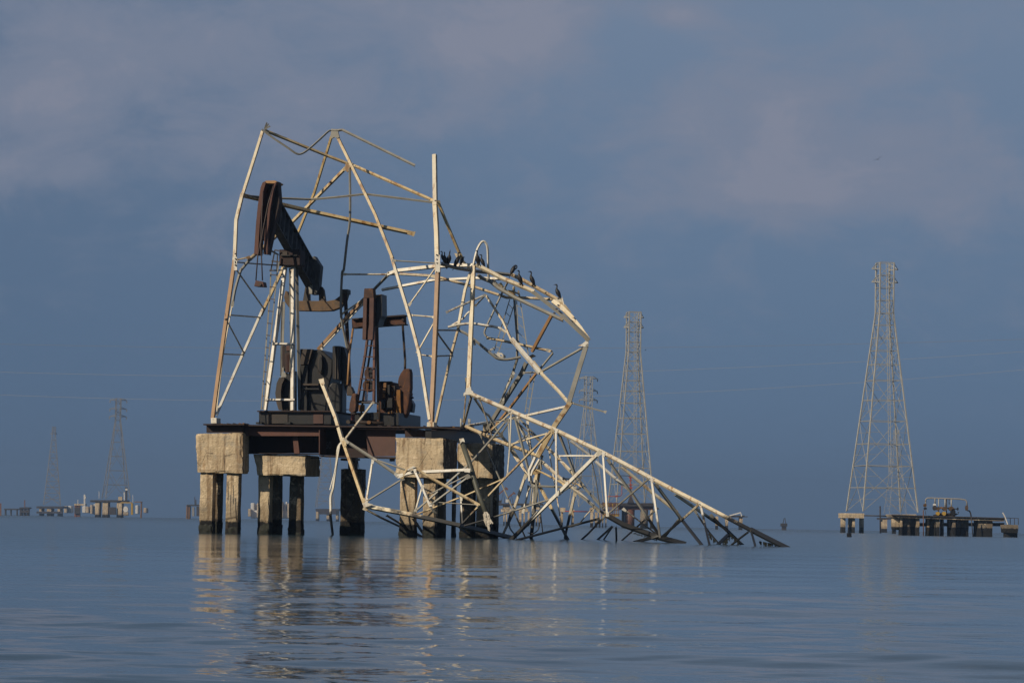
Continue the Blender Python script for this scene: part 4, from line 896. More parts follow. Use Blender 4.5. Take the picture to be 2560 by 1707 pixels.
bar('brace', 'G', [(1848, 1095, -14.3), (1685, 1222, 'W')], 6, gysh_, FT)
bar('brace', 'G', [(1880, 1092, -14.7), (1920, 1234, 'W')], 8, gysh_, FT, o=26)
bar('brace', 'G', [(1655, 1120, -9.6), (1556, 1218, 'W')], 10, gysh_, FT)
bar('brace', 'G', [(960, 862, -5.0), (610, 1178, 'W')], 5.5, gysh_, FT, o=14)
bar('brace', 'G', [(620, 870, -2.6), (940, 1112, -3.2)], 4, gysh_, FT, o=14)
bar('brace', 'G', [(770, 1190, 'W'), (900, 1155, -3.6), (985, 1130, -3.6)], 10, gysh_, FT)
bar('brace', 'G', [(215, 645, .6), (140, 712, -.6)], 5, gysh_, FT)
# weed hanging from the drowned members
RW = random.Random(11); spec = []
for (x0, y0, x1, y1, d, n, L) in ((1460, 1090, 1555, 1205, -7.8, 26, 60), (1580, 1190, 1660, 1120, -9.6, 34, 75), (1660, 1100, 1760, 1190, -11.2, 22, 50), (1950, 1180, 2120, 1215, -15.4, 40, 45),
                              (700, 1090, 950, 1165, -3.0, 40, 18), (1030, 1160, 1130, 1200, -3.8, 10, 14), (1010, 1130, 1090, 1040, -4.6, 12, 20)):
    for k in range(n):
        t = RW.random(); x = x0 + (x1 - x0) * t; y = y0 + (y1 - y0) * t + RW.uniform(0, 6); l = L * RW.uniform(.3, 1)
        a = QT('G', x, y, d); e = QT('G', x + RW.uniform(-4, 4), y + l, d); e.z = max(e.z, .0)
        spec.append(([a, a.lerp(e, .5) + Vector((RW.uniform(-.02, .02), 0, 0)), e], RW.uniform(.012, .03)))
merged('hanging_weed', spec, 'weed', FT)

# ------------------------------------------------------------------ wreckage hanging off the front of the deck
WR = thing('buckled_frame', 'buckled cream frame hanging in front of the deck and right hand piles', 'wreckage', base_at('N', 1000, 1340, -2))
bar('strut', 'B', [(1190, 1215, 1.2), (1330, 1568, .2), (1558, 322, -1.4, 'C')], 12, cr_, WR, o=22)
bar('strut', 'C', [(1565, 330, -1.5), (1770, 928, -2.6)], 10.5, oc_, WR, o=22)
bar('strut', 'B', [(1700, 1430, 1.2), (1575, 312, -1.4, 'C')], 6.5, cr_, WR, o=16)
bar('strut', 'C', [(1582, 322, -1.5), (1860, 500, -1.9), (2095, 662, -2.2)], 8.5, gysh_, WR, o=14)
bar('strut', 'C', [(1860, 498, -1.9), (2180, 610, -2.2), (520, 700, -2.3, 'D')], 4.5, gysh_, WR, o=10)
bar('hanging_strap', 'C', [(1548, 335, -1.5), (1512, 395, -1.5), (1500, 520, -1.4), (1475, 700, -1.3), (1462, 790, -1.3), (1440, 870, -1.2), (1440, 1000, -1.2), (1438, 1080, -1.2), (1456, 1240, 'W')], 7, wh_, WR, kind='L', o=24, curve=True)
bar('hanging_strap', 'C', [(1530, 350, -1.6), (1490, 580, -1.6), (1430, 800, -1.6)], 3.0, wh_, WR, o=20)
bar('brace', 'C', [(1850, 512, -1.9), (1788, 915, -2.6)], 6, wh_, WR, o=24)
bar('brace', 'C', [(1780, 920, -2.6), (1950, 815, -2.4), (2150, 690, -2.2)], 5.5, gysh_, WR, o=14)
bar('strut', 'D', [(378, 745, -2.2), (530, 712, -2.3), (1068, 688, -2.6)], 9.5, wh_, WR, o=24)
bar('brace', 'D', [(408, 768, -2.2), (468, 672, -2.3), (520, 650, -2.4), (650, 738, -2.5), (900, 880, -2.7), (1156, 1022, -2.8)], 8, oc_, WR, o=16)
bar('brace', 'D', [(532, 668, -2.4), (610, 840, -2.6), (690, 1032, -2.7)], 7.5, wh_, WR, o=26)
bar('brace', 'D', [(615, 840, -2.6), (545, 1085, -2.7)], 5, wh_, WR, o=26)
bar('brace', 'D', [(690, 1030, -2.7), (1072, 748, -2.6)], 6, gysh_, WR, o=14)
bar('brace', 'D', [(640, 942, -2.4), (1062, 732, -2.4)], 4, gysh_, WR, o=14)
bar('brace', 'D', [(690, 1040, -2.7), (736, 1105, -2.6)], 6, gysh_, WR, o=14)
bar('brace', 'D', [(742, 1000, -2.6), (1156, 1026, -2.8)], 3, gysh_, WR, o=14)
bar('brace', 'D', [(990, 950, -2.6), (1006, 1205, -2.8)], 4.5, wh_, WR, o=26)
bar('chord', 'D', [(36, 1040, -2.6), (500, 1128, -2.8), (510, 1130, -2.8)], 13.5, cr_, WR, o=24)
bar('chord', 'D', [(505, 1130, -2.8), (980, 1232, -2.9)], 13, cr_, WR, o=24)
bar('chord', 'D', [(975, 1230, -2.9), (1490, 1352, 'W')], 14, tn_, WR, o=20)
bar('brace', 'D', [(40, 1062, -2.6), (210, 1155, -2.4), (592, 1335, 'W')], 6, cr_, WR, o=16)
bar('brace', 'D', [(262, 1130, -2.6), (610, 1338, 'W')], 6, gysh_, WR, o=10)
bar('brace', 'D', [(520, 1160, -2.8), (640, 1335, 'W')], 8, gysh_, WR, o=10)
bar('brace', 'D', [(978, 1250, -2.9), (1092, 1345, 'W')], 7, gysh_, WR, o=10)
ext('gusset', 'D', [(20, 1010), (60, 1000), (130, 1022), (80, 1040), (40, 1050)], -2.8, .05, wh_, WR)
ext('gusset', 'D', [(460, 680), (520, 645), (548, 655), (500, 672), (470, 690)], -2.5, .05, wh_, WR)
bar('pipe_post', 'D', [(992, 390, -1.9), (1080, 640, -2.2), (1150, 880, -2.6), (1252, 1150, -3.0)], 13, 'olive_pile', WR, kind='pipe')
ext('torn_end', 'D', [(970, 378), (1015, 372), (1028, 410), (1000, 405), (950, 465), (985, 415)], -2.1, .05, wh_, WR)
sp = []
for k in range(46):
    x = 1232 + RW.uniform(-26, 30); y = 1090 + RW.uniform(0, 90); L = RW.uniform(40, 120)
    a = QT('D', x, y, -3.05); e = QT('D', x + L * .32 + RW.uniform(-14, 14), y + L, -3.1)
    sp.append(([a, a.lerp(e, .5) + Vector((RW.uniform(-.05, .05), 0, 0)), e], RW.uniform(.015, .04)))
merged('frayed_end', sp, 'frayed', WR)

# ------------------------------------------------------------------ cormorants
def bird_mesh(name, spine, feet=True):
    """one continuous skin: rings along tail, body, neck, head and bill; spine: (x, z, half width, half depth)"""
    V, Fs = [], []; n = 10
    for i, (x, z, ry, rz) in enumerate(spine):
        a = spine[max(0, i - 1)]; c = spine[min(len(spine) - 1, i + 1)]
        t = Vector((c[0] - a[0], 0, c[1] - a[1])).normalized(); nn = Vector((-t.z, 0, t.x))
        for k in range(n):
            an = 6.2832 * k / n
            V.append(Vector((x, 0, z)) + nn * (rz * math.cos(an)) + Vector((0, 1, 0)) * (ry * math.sin(an)))
    for i in range(len(spine) - 1):
        for k in range(n): Fs.append([i * n + k, i * n + (k + 1) % n, (i + 1) * n + (k + 1) % n, (i + 1) * n + k])
    Fs += [list(range(n)), list(range(len(V) - 1, len(V) - n - 1, -1))]
    me = bpy.data.meshes.new(name); me.from_pydata([tuple(v) for v in V], [], Fs)
    bm = bmesh.new(); bm.from_mesh(me); bmesh.ops.recalc_face_normals(bm, faces=bm.faces); bm.to_mesh(me); bm.free()
    for p in me.polygons: p.use_smooth = True
    me.materials.append(MATS['feather']); return me
BODY = [(-.175, -.16, .030, .008), (-.150, -.09, .032, .012), (-.120, .0, .040, .028), (-.085, .06, .068, .055), (-.050, .13, .090, .078), (-.015, .20, .092, .080), (.010, .26, .078, .066), (.022, .305, .050, .044), (.022, .345, .030, .029)]
UP = BODY + [(.012, .39, .024, .024), (.012, .43, .023, .024), (.030, .462, .026, .028), (.058, .470, .024, .024), (.082, .466, .012, .013), (.115, .462, .008, .008), (.140, .452, .004, .006)]
SKYW = BODY + [(.028, .39, .024, .024), (.040, .425, .026, .026), (.052, .455, .024, .024), (.060, .480, .012, .012), (.068, .515, .007, .007), (.074, .545, .003, .004)]
PREEN = BODY[:7] + [(.040, .31, .046, .044), (.075, .34, .032, .030), (.115, .33, .026, .026), (.125, .28, .024, .024), (.105, .235, .026, .026), (.085, .21, .022, .020), (.065, .18, .008, .008), (.05, .16, .004, .004)]
HUNCH = BODY[:7] + [(.030, .30, .046, .042), (.055, .325, .034, .032), (.082, .335, .028, .026), (.105, .33, .013, .013), (.15, .318, .004, .005)]
BM = {k: bird_mesh('cormorant', s) for k, s in (('up', UP), ('sky', SKYW), ('preen', PREEN), ('hunch', HUNCH))}
def foot_mesh():
    V, Fs = [], []
    def bx(c, s):
        k = len(V)
        for i in (-1, 1):
            for j in (-1, 1):
                for l in (-1, 1): V.append((c[0] + s[0] * i, c[1] + s[1] * j, c[2] + s[2] * l))
        Fs.extend([[k + q for q in f] for f in ([0, 1, 3, 2], [4, 6, 7, 5], [0, 4, 5, 1], [2, 3, 7, 6], [0, 2, 6, 4], [1, 5, 7, 3])])
    bx((0, 0, .045), (.010, .010, .045)); bx((.03, 0, .006), (.04, .022, .006))
    me = bpy.data.meshes.new('foot'); me.from_pydata(V, [], Fs); me.materials.append(MATS['feather']); return me
FOOT = foot_mesh()
BIRDS = [('E', 497, 356, 1.2, 'up', 200, .78, 'cormorant half hidden behind the tall cream leg, leftmost of the perched birds'),
         ('E', 524, 376, 1.25, 'up', 250, .84, 'cormorant second from the tall cream leg on the sagging shaded beam'),
         ('E', 576, 388, 1.4, 'sky', 300, 1.0, 'cormorant pointing its bill straight up beside the tall cream leg'),
         ('E', 676, 410, 1.75, 'up', 20, 1.04, 'cormorant with open ragged crest looking right, fourth bird on the shaded beam'),
         ('E', 732, 390, 2.3, 'hunch', 330, .80, 'crouched cormorant partly hidden behind the diagonal brace end'),
         ('E', 908, 386, 2.25, 'up', 240, 1.02, 'cormorant standing on top of the white column under the hooked strap'),
         ('E', 962, 406, 2.9, 'up', 175, .86, 'smaller cormorant tucked behind the one on the white column'),
         ('E', 1335, 508, 3.5, 'preen', 10, .98, 'cormorant bent over preening its wing on the arch'),
         ('E', 1402, 616, 1.95, 'up', 215, 1.0, 'slim cormorant just below and right of the preening one'),
         ('E', 1545, 628, 3.3, 'up', 195, 1.02, 'lone cormorant upright halfway down the right slope of the arch'),
         ('E', 1848, 782, 2.9, 'up', 180, 1.02, 'cormorant farthest right, alone above the corner of the arch')]
for (cr, x, y, d, kind, rz, sc, lab) in BIRDS:
    r = thing('cormorant', lab, 'bird', QT(cr, x, y, d), 'cormorants perched on the wrecked mast')
    r.rotation_euler = (0, 0, R(rz)); r.scale = (sc * 1.12,) * 3
    bo = link(bpy.data.objects.new('body', BM[kind]), r); bo.location = (0, 0, .03)
    for s in (-1, 1):
        fo_ = link(bpy.data.objects.new('foot', FOOT), r); fo_.location = (-.055, .035 * s, 0)
def flyer(name, label, cr, x, y, Y, span, bank, rz):
    p = PT(cr, x, y, Y); s = span / 2
    r = thing(name, label, 'bird', p, 'birds in flight')
    r.rotation_euler = (R(bank), R(-12), R(rz))
    bm_ = bird_mesh('body', [(-.35 * s, .02 * s, .05 * s, .012 * s), (-.2 * s, .0, .06 * s, .04 * s), (0, 0, .1 * s, .09 * s), (.2 * s, .02 * s, .08 * s, .07 * s), (.33 * s, .04 * s, .05 * s, .05 * s), (.46 * s, .03 * s, .01 * s, .01 * s)])
    link(bpy.data.objects.new('body', bm_), r)
    for k in (-1, 1):
        V = [(.12 * s, 0, .04 * s), (-.14 * s, 0, .04 * s), (-.02 * s, .5 * s * k, .30 * s), (.18 * s, .5 * s * k, .32 * s), (-.22 * s, 1.0 * s * k, .16 * s), (-.12 * s, .98 * s * k, .17 * s)]
        V += [(a, c, z - .03 * s) for a, c, z in V]
        me = bpy.data.meshes.new('wing'); me.from_pydata(V, [], [[0, 1, 2, 3], [3, 2, 4, 5], [6, 9, 8, 7], [9, 11, 10, 8], [0, 3, 9, 6], [3, 5, 11, 9], [5, 4, 10, 11], [4, 2, 8, 10], [2, 1, 7, 8], [1, 0, 6, 7]])
        me.materials.append(MATS['feather']); link(bpy.data.objects.new('wing', me), r)
flyer('flying_bird', 'dark bird flying alone in the open sky at upper right', 'N', 2195, 399, 300, .8, -25, 70)
flyer('flying_bird', 'speck of a distant bird in the sky above the arch', 'N', 1476, 604, 900, .5, 10, 150)
flyer('flying_bird', 'speck of a distant bird beside the middle pylon', 'N', 1614, 875, 700, .8, 20, 190)
# ------------------------------------------------------------------ pylons and far derricks
def pylon(name, label, cat, group, cx, ytop, ywaist, ybase, half_top, half_base, Y, yaw, levels, arms, mat='galvanised', ladder_=True, wl=.24, wb=.08, top_levels=4, extra=None):
    """square lattice tower: cx/y in photo pixels, half widths in photo pixels, standing at distance Y"""
    base = PT('N', cx, ybase, Y); k = Y / FPX
    o = thing(name, label, cat, Vector((base.x, base.y, base.z)), group)
    z0 = base.z; zw = PT('N', cx, ywaist, Y).z; zt = PT('N', cx, ytop, Y).z
    # heights follow the plumb line through the base
    hb, ht = half_base * k, half_top * k
    c, s = math.cos(yaw), math.sin(yaw)
    def corner(i, z):
        if z <= zw: h = hb + (ht - hb) * (z - z0) / max(.01, zw - z0)
        else: h = ht
        a, bq = ((-1, -1), (1, -1), (1, 1), (-1, 1))[i % 4]
        return Vector((base.x + h * (a * c - bq * s), base.y + h * (a * s + bq * c), z))
    for i in range(4):
        V, Fs = sweep([corner(i, z0), corner(i, zw), corner(i, zt)], prof_box(wl, wl), R(25)); mesh('leg', V, Fs, mat, o)
    zs = [z0 + (zw - z0) * t for t in levels] + [zw + (zt - zw) * t / top_levels for t in range(1, top_levels + 1)]
    sp = []
    for q in range(len(zs) - 1):
        a, e = zs[q], zs[q + 1]; big = (e - a) > 3 * wl * 4 and a < zw - .1
        for i in range(4):
            A, B_, C_, D_ = corner(i, a), corner(i + 1, a), corner(i, e), corner(i + 1, e)
            if q > 0: sp.append(([A, B_], wb * 1.4))
            if a < zw - .1:
                M = (A + B_) / 2; N_ = (C_ + D_) / 2; H = (corner(i, (a + e) / 2) + corner(i + 1, (a + e) / 2)) / 2
                if q % 2 == 0: sp += [([A, N_], wb), ([B_, N_], wb), ([corner(i, (a + e) / 2), (A + N_) / 2], wb * .7), ([corner(i + 1, (a + e) / 2), (B_ + N_) / 2], wb * .7)]
                else: sp += [([M, C_], wb), ([M, D_], wb), ([corner(i, (a + e) / 2), (M + C_) / 2], wb * .7), ([corner(i + 1, (a + e) / 2), (M + D_) / 2], wb * .7)]
            else: sp += [([A, D_], wb), ([B_, C_], wb)] if q % 2 else [([A, D_], wb)]
    for i in range(4): sp.append(([corner(i, zt), corner(i + 1, zt)], wb * 1.4))
    merged('lattice', sp, mat, o)
    for (yy, half) in arms:
        za = PT('N', cx, yy, Y).z; hw = half * k
        ctr = (corner(0, za) + corner(2, za)) / 2; ux = Vector((c, s, 0)); uy = Vector((-s, c, 0)); up = Vector((0, 0, ht * .75))
        for sg in (-1, 1):
            tip = ctr + ux * (hw * sg); r1 = ctr + ux * (ht * sg) + uy * ht; r2 = ctr + ux * (ht * sg) - uy * ht
            merged('cross_arm', [([r1, tip], wb * 2), ([r2, tip], wb * 2), ([r1 + up, tip], wb * 1.4), ([r2 + up, tip], wb * 1.4), ([(r1 + tip) / 2, (r2 + tip) / 2], wb)], mat, o, None)
            if extra == 'insulators':
                merged('insulator', [([tip, tip + Vector((0, 0, -7 * k))], .35)], 'galvanised_dark', o, None)
    if ladder_:
        f0 = (corner(0, z0) + corner(1, z0)) / 2; f1 = (corner(0, zt) + corner(1, zt)) / 2; off = Vector((.45, 0, 0)) * (Y / 700)
        up_ = z0 + (zw - z0) * .19
        f0 = f0.lerp(f1, .19 * (zw - z0) / (zt - z0)); L = [([f0 - off / 2, f1 - off / 2], wb), ([f0 + off / 2, f1 + off / 2], wb)]
        for q in range(48):
            p = f0.lerp(f1, (q + .5) / 48); L.append(([p - off / 2, p + off / 2], wb * .8))
        merged('ladder', L, mat, o, None)
    return o
LV = [0, .12, .23, .34, .455, .56, .66, .74, .81, .875, .94, 1]
pylon('pylon', 'nearest tall lattice pylon standing in the lake at far right', 'pylon', 'lattice pylons', 2205, 657, 783, 1279, 18, 71, 700, R(11), LV, [(673, 34), (706, 34)])
pylon('pylon', 'tall lattice pylon behind the tip of the fallen truss', 'pylon', 'lattice pylons', 1577, 780, 880, 1256, 15, 47, 900, R(11), LV, [(794, 25), (819, 25)], wl=.26, wb=.10)
pylon('pylon', 'slim hazy lattice pylon seen through the arch right edge, left of the middle pylon', 'pylon', 'lattice pylons', 1466, 942, 1022, 1268, 8, 34, 1350, R(20), [0, .16, .32, .5, .68, .84, 1], [(946, 24), (977, 24), (1000, 24)], wl=.24, wb=.115, extra='insulators', ladder_=False)
pylon('pylon', 'dark hazy lattice pylon with three cross arms at left of the photo', 'pylon', 'lattice pylons', 290, 996, 1050, 1247, 6, 31, 1500, R(16), [0, .18, .36, .54, .72, .87, 1], [(1000, 21), (1022, 21), (1041, 21)], mat='galvanised_dark', wl=.24, wb=.115, extra='insulators', ladder_=False)
pylon('drilling_derrick', 'faint drilling derrick on a low dark platform at far left', 'derrick', 'far drilling derricks', 130, 1067, 1085, 1262, 4, 21, 2000, R(9), [i / 12 for i in range(13)], [(1084, 8)], mat='galvanised_dark', wl=.26, wb=.16, top_levels=3, ladder_=False)
pylon('drilling_derrick', 'faint drilling derrick seen under the deck left of the dark pile', 'derrick', 'far drilling derricks', 812, 1060, 1078, 1268, 4, 22, 1900, R(9), [i / 12 for i in range(13)], [], mat='galvanised_dark', wl=.2, wb=.1, top_levels=3, ladder_=False)
pylon('drilling_derrick', 'faint drilling derrick behind the feet of the nearest pylon', 'derrick', 'far drilling derricks', 2238, 1075, 1090, 1284, 5, 22, 1800, R(12), [i / 10 for i in range(11)], [], wl=.16, wb=.07, top_levels=2, ladder_=False)

# ------------------------------------------------------------------ pylon feet
def far_base(cr, x, y, Y): p = PT(cr, x, y, Y); p.z = 0; return p
PF = thing('pylon_foundation', 'pale concrete cap on splayed piles under the nearest pylon left foot', 'foundation', far_base('H', 340, 1310, 690))
block('cap', 'H', [(200, 1092), (474, 1095), (474, 1152), (200, 1148)], 686, 5.5, 'concrete_far', PF, far=True, cuts=4, amp=.03, edge=.1)
for k, (x0, x1) in enumerate(((206, 254), (296, 330), (336, 366), (428, 470))): pile('pile', 'H', x0, x1, 1145, 687 + (k % 2) * 3, 2.5, 'concrete_far', PF, far=True, cuts=4, amp=.04, edge=.1, seed=k)
PF2 = thing('pylon_foundation', 'dark steel beam and cap carrying the nearest pylon right feet', 'foundation', far_base('H', 900, 1310, 700))
rect('cap', 'H', 800, 1106, 1085, 1122, 694, 12, 'concrete_far', PF2, far=True)
for k, (x0, x1) in enumerate(((815, 850), (1000, 1040))): pile('pile', 'H', x0, x1, 1120, 696, 2.5, 'concrete_grey', PF2, far=True, cuts=3, seed=k)
tag(bar('pipe_bridge', 'H', [(470, 1120), (830, 1128)], 3.2, 'far_dark', None, d=692, kind='pipe', far=True), 'thin dark pipe bridging from the pylon cap to the manifold jetty', 'pipe')
bar_ = tag(bar('mooring_post', 'H', [(660, 1010, 760), (664, 1330, 760)], 4, 'far_dark', None, kind='pipe', far=True), 'single dark post standing in the water behind the nearest pylon', 'post')
FP = thing('far_platform', 'hazy platform with blue beam and tan pile behind the nearest pylon', 'platform', far_base('H', 720, 1310, 1000))
rect('deck', 'H', 655, 1146, 800, 1168, 1000, 8, 'far_dark', FP, far=True)
pile('pile', 'H', 690, 744, 1160, 1000, 4, 'concrete_far', FP, far=True, cuts=3)

# ------------------------------------------------------------------ manifold jetty on the right
MJ = thing('manifold_jetty', 'long low jetty deck on black-footed piles at the right edge', 'jetty', far_base('H', 1500, 1340, 480))
Yj = 480
ext('deck', 'H', [(800, 1112), (2120, 1150), (2120, 1188), (1960, 1182), (800, 1140)], Yj, 7, 'concrete_grey', MJ, far=True)
ext('deck_edge', 'H', [(795, 1108), (2125, 1146), (2125, 1158), (795, 1120)], Yj - .3, .5, 'far_dark', MJ, far=True)
for k, (x0, x1, t, mt) in enumerate(((896, 924, 2, 'concrete_far'), (930, 1018, 4, 'concrete_grey'), (1022, 1084, 4, 'concrete_grey'), (1088, 1126, 2, 'concrete_far'), (1212, 1240, 2, 'concrete_far'), (1244, 1304, 4, 'concrete_grey'), (1310, 1362, 3, 'concrete_grey'),
                                 (1384, 1410, 2, 'concrete_grey'), (1468, 1500, 2, 'concrete_far'), (1512, 1548, 2, 'concrete_grey'), (1560, 1602, 3, 'concrete_grey'), (1610, 1704, 4, 'concrete_grey'), (1815, 1984, 5, 'concrete_grey'), (1745, 1757, 1, 'far_dark'))):
    if mt == 'far_dark': bar('standpipe', 'H', [(1730, 1130, Yj - 1), (1752, 1370, Yj - 1)], 2.6, mt, MJ, kind='pipe', far=True)
    else: pile('pile', 'H', x0, x1, 1135 + (x0 - 900) * .03, Yj + .6 + (k % 3) * .8, t, mt, MJ, far=True, cuts=4, amp=.04, edge=.12, seed=k)
rect('water_main', 'H', 1086, 1206, 2120, 1246, Yj + 3, 1.6, 'far_dark', MJ, far=True)
bar('fender_pipe', 'H', [(1168, 1055, Yj - 1.2), (1170, 1360, Yj - 1.2)], 2.6, 'far_rust', MJ, kind='pipe', far=True)
block('wall_block', 'H', [(815, 1140), (892, 1145), (892, 1290), (815, 1285)], Yj + 1, 3, 'concrete_far', MJ, far=True, cuts=4, amp=.06, edge=.2)
EC = thing('jetty_end_cap', 'pale concrete cap with thin handrail at the jetty right end', 'mooring cap', far_base('H', 2205, 1345, 478))
block('cap', 'H', [(2118, 1228), (2290, 1230), (2282, 1326), (2130, 1322)], 476, 4, 'concrete_grey', EC, far=True, cuts=5, amp=.05, edge=.15)
for x0, x1 in ((2138, 2222), (2236, 2276)): pile('pile', 'H', x0, x1, 1318, 477, 2.5, 'concrete_grey', EC, far=True, cuts=3)
for x in (2190, 2240, 2285): bar('rail_post', 'H', [(x, 1150), (x, 1230)], 1.6, 'far_dark', EC, d=477, kind='box', far=True)
bar('hand_rail', 'H', [(2130, 1146), (2288, 1154)], 1.4, 'far_dark', EC, d=477, kind='box', far=True)
bar('leaning_post', 'H', [(2100, 1085), (2125, 1130), (2160, 1225)], 2.6, 'far_white', EC, d=476, kind='box', far=True)
bar('brace', 'H', [(2120, 1140), (2165, 1228)], 3.2, 'far_dark', EC, d=476.5, kind='box', far=True)
# valve manifold
MV = thing('valve_manifold', 'cluster of yellow and rusty valves under an overhead pipe on the jetty', 'manifold', PT('H', 1440, 1128, 481))
Ym = 481.5
bar('header_pipe', 'H', [(1195, 960), (1197, 930), (1215, 915), (1260, 914), (1420, 920), (1600, 926), (1665, 936), (1678, 960), (1684, 1010)], 3.6, 'galvanised_dark', MV, d=Ym, kind='pipe', far=True)
for (x, y0, y1, w, mt) in ((1195, 940, 985, 3, 'galvanised'), (1305, 920, 985, 3.6, 'galvanised_dark'), (1348, 915, 1080, 2.8, 'galvanised'), (1424, 925, 1020, 3.2, 'galvanised'), (1440, 920, 1110, 3.0, 'oily_brown'), (1498, 930, 1020, 3.4, 'galvanised'), (1472, 930, 990, 1.8, 'oily_brown')):
    bar('drop_pipe', 'H', [(x, y0), (x, y1)], w, mt, MV, d=Ym, kind='pipe', far=True)
for (x, y, rx, ry, mt) in ((1192, 1000, 16, 20, 'ochre_yellow'), (1195, 1038, 16, 14, 'oily_black'), (1304, 995, 14, 16, 'far_white'), (1305, 1030, 20, 30, 'oily_brown'), (1345, 1040, 22, 20, 'ochre_yellow'), (1342, 1096, 20, 22, 'far_yellow'), (1414, 1096, 22, 24, 'far_yellow'),
                         (1424, 1040, 26, 24, 'ochre_yellow'), (1500, 1040, 30, 26, 'ochre_yellow'), (1520, 1080, 28, 40, 'oily_black'), (1682, 1030, 14, 32, 'ochre_yellow'), (1385, 1030, 14, 12, 'rust_orange'), (1578, 1042, 6, 18, 'oily_black')):
    disc('valve', 'H', x, y, rx, Ym - .5, 1.0, mt, MV, ry=ry, far=True, n=12)
for pts, w in (([(1320, 1030), (1520, 1035)], 4), ([(1520, 1042), (1580, 1042)], 2.2), ([(1330, 1100), (1560, 1105)], 5), ([(1545, 1105), (1580, 1100), (1586, 1080), (1570, 1082)], 2), ([(1684, 1060), (1712, 1066), (1722, 1090), (1732, 1140)], 3.4), ([(1186, 1050), (1200, 1112)], 1.3)):
    bar('run_pipe', 'H', [(*p, Ym) for p in pts], w, 'oily_brown', MV, kind='pipe', far=True)
rect('skid', 'H', 1300, 1108, 1545, 1132, Ym, 1.5, 'oily_brown', MV, far=True)
# float
tag(rough_block('float_drum', [PT('N', x, y, 292 + dd) for dd in (0, .4) for x, y in ((2117, 1332), (2129, 1331.5), (2129, 1343), (2117, 1343.5))], 'oily_black', None, cuts=3, amp=.03, edge=.06), 'small square black float adrift below the pylon foundation', 'float')

# ------------------------------------------------------------------ middle distance: behind the fallen truss
RP = thing('rusty_platform', 'dark platform on rust-streaked caissons below the middle pylon', 'platform', far_base('Z', 1750, 610, 850))
Yr = 850
rect('deck', 'Z', 1440, 362, 2042, 400, Yr, 14, 'far_dark', RP, far=True)
rect('deck_beam', 'Z', 1640, 398, 2040, 440, Yr + 1, 10, 'far_rust', RP, far=True)
for x0, x1, mt in ((1702, 1822, 'far_rust'), (1668, 1700, 'far_dark'), (1888, 1980, 'concrete_grey'), (2004, 2040, 'concrete_far')):
    a, c = PT('Z', x0, 420, Yr + 1), PT('Z', x1, 420, Yr + 1); r_ = (c - a).length / 2; ctr = (a + c) / 2
    V, Fs = sweep([Vector((ctr.x, ctr.y + r_, ctr.z)), Vector((ctr.x, ctr.y + r_, -.8))], prof_pipe(r_, 14)); mesh('caisson', V, Fs, mt, RP, True)
for k in range(12):
    x = 1445 + k * 16; bar('scaffold_pole', 'Z', [(x, 350 + (k % 3) * 10), (x + (k % 4 - 2) * 8, 520)], 1.8, ('far_rust', 'far_yellow', 'rust_orange')[k % 3], RP, d=Yr - 1, kind='box', far=True)
for y in (360, 400, 440, 490): bar('scaffold_pole', 'Z', [(1440, y), (1640, y + 6)], 1.8, 'far_rust', RP, d=Yr - 1, kind='box', far=True)
rect('catwalk', 'Z', 1520, 488, 1640, 520, Yr - 1, 2, 'far_yellow', RP, far=True)
for x0, x1 in ((1300, 1330), (1354, 1384), (1400, 1420), (1440, 1452), (1478, 1490)): pile('pile', 'Z', x0, x1, 470, Yr, 2.5, 'concrete_far', RP, far=True, cuts=3)
XT = thing('christmas_tree', 'red valve tree with side pipes standing on the rusty platform', 'valve tree', PT('Z', 1770, 360, Yr))
bar('riser', 'Z', [(1770, 50), (1776, 330)], 3, 'far_red', XT, d=Yr, kind='pipe', far=True)
for y, rx in ((60, 22), (95, 16), (150, 18), (185, 22)): disc('valve', 'Z', 1772, y, rx, Yr - .5, 1, 'far_red', XT, ry=13, far=True, n=10)
bar('side_pipe', 'Z', [(1570, 36), (1770, 44)], 1.6, 'far_dark', XT, d=Yr, kind='pipe', far=True)
bar('side_pipe', 'Z', [(1500, 285), (1600, 282), (1650, 280), (1668, 262), (1668, 160)], 2, 'far_red', XT, d=Yr, kind='pipe', far=True)
disc('valve', 'Z', 1606, 282, 22, Yr - .5, 1, 'far_red', XT, ry=13, far=True, n=10)
ext('cone', 'Z', [(1765, 290), (1785, 290), (1815, 362), (1735, 362)], Yr - .5, 3, 'far_dark', XT, far=True)
PB = thing('pipe_trestle', 'red pipe on pale concrete trestles seen through the fallen truss', 'pipe trestle', far_base('Z', 1120, 600, 880))
for x0, x1 in ((945, 1004), (1086, 1112), (1296, 1340)):
    rect('cap', 'Z', x0, 416 if x0 != 1086 else 440, x1, 468, 880, 5, 'concrete_far', PB, far=True)
for x0, x1 in ((952, 978), (1080, 1106), (1312, 1334)): pile('pile', 'Z', x0, x1, 460, 881, 2.5, 'concrete_far', PB, far=True, cuts=3)
bar('pipe', 'Z', [(1000, 458), (1300, 464)], 2.6, 'far_red', PB, d=879, kind='pipe', far=True)
P2 = thing('far_well_platform', 'hazy platform on twin caps behind the right hand piles', 'platform', far_base('Z', 480, 590, 1000))
rect('deck', 'Z', 200, 366, 745, 388, 1000, 12, 'far_dark', P2, far=True)
for (x0, x1, y0, y1) in ((270, 350, 382, 430), (246, 370, 428, 466), (484, 548, 384, 430), (456, 566, 428, 466), (640, 700, 384, 440)): rect('cap', 'Z', x0, y0, x1, y1, 1000 + y0 * .002, 6, 'concrete_far', P2, far=True)
for x0, x1 in ((276, 292), (304, 322), (340, 356), (458, 490), (510, 530), (562, 584), (656, 676), (690, 708)): pile('pile', 'Z', x0, x1, 460, 1001, 2.5, 'concrete_far', P2, far=True, cuts=3)
rect('cabin', 'Z', 302, 316, 334, 356, 1000, 3, 'far_white', P2, far=True)
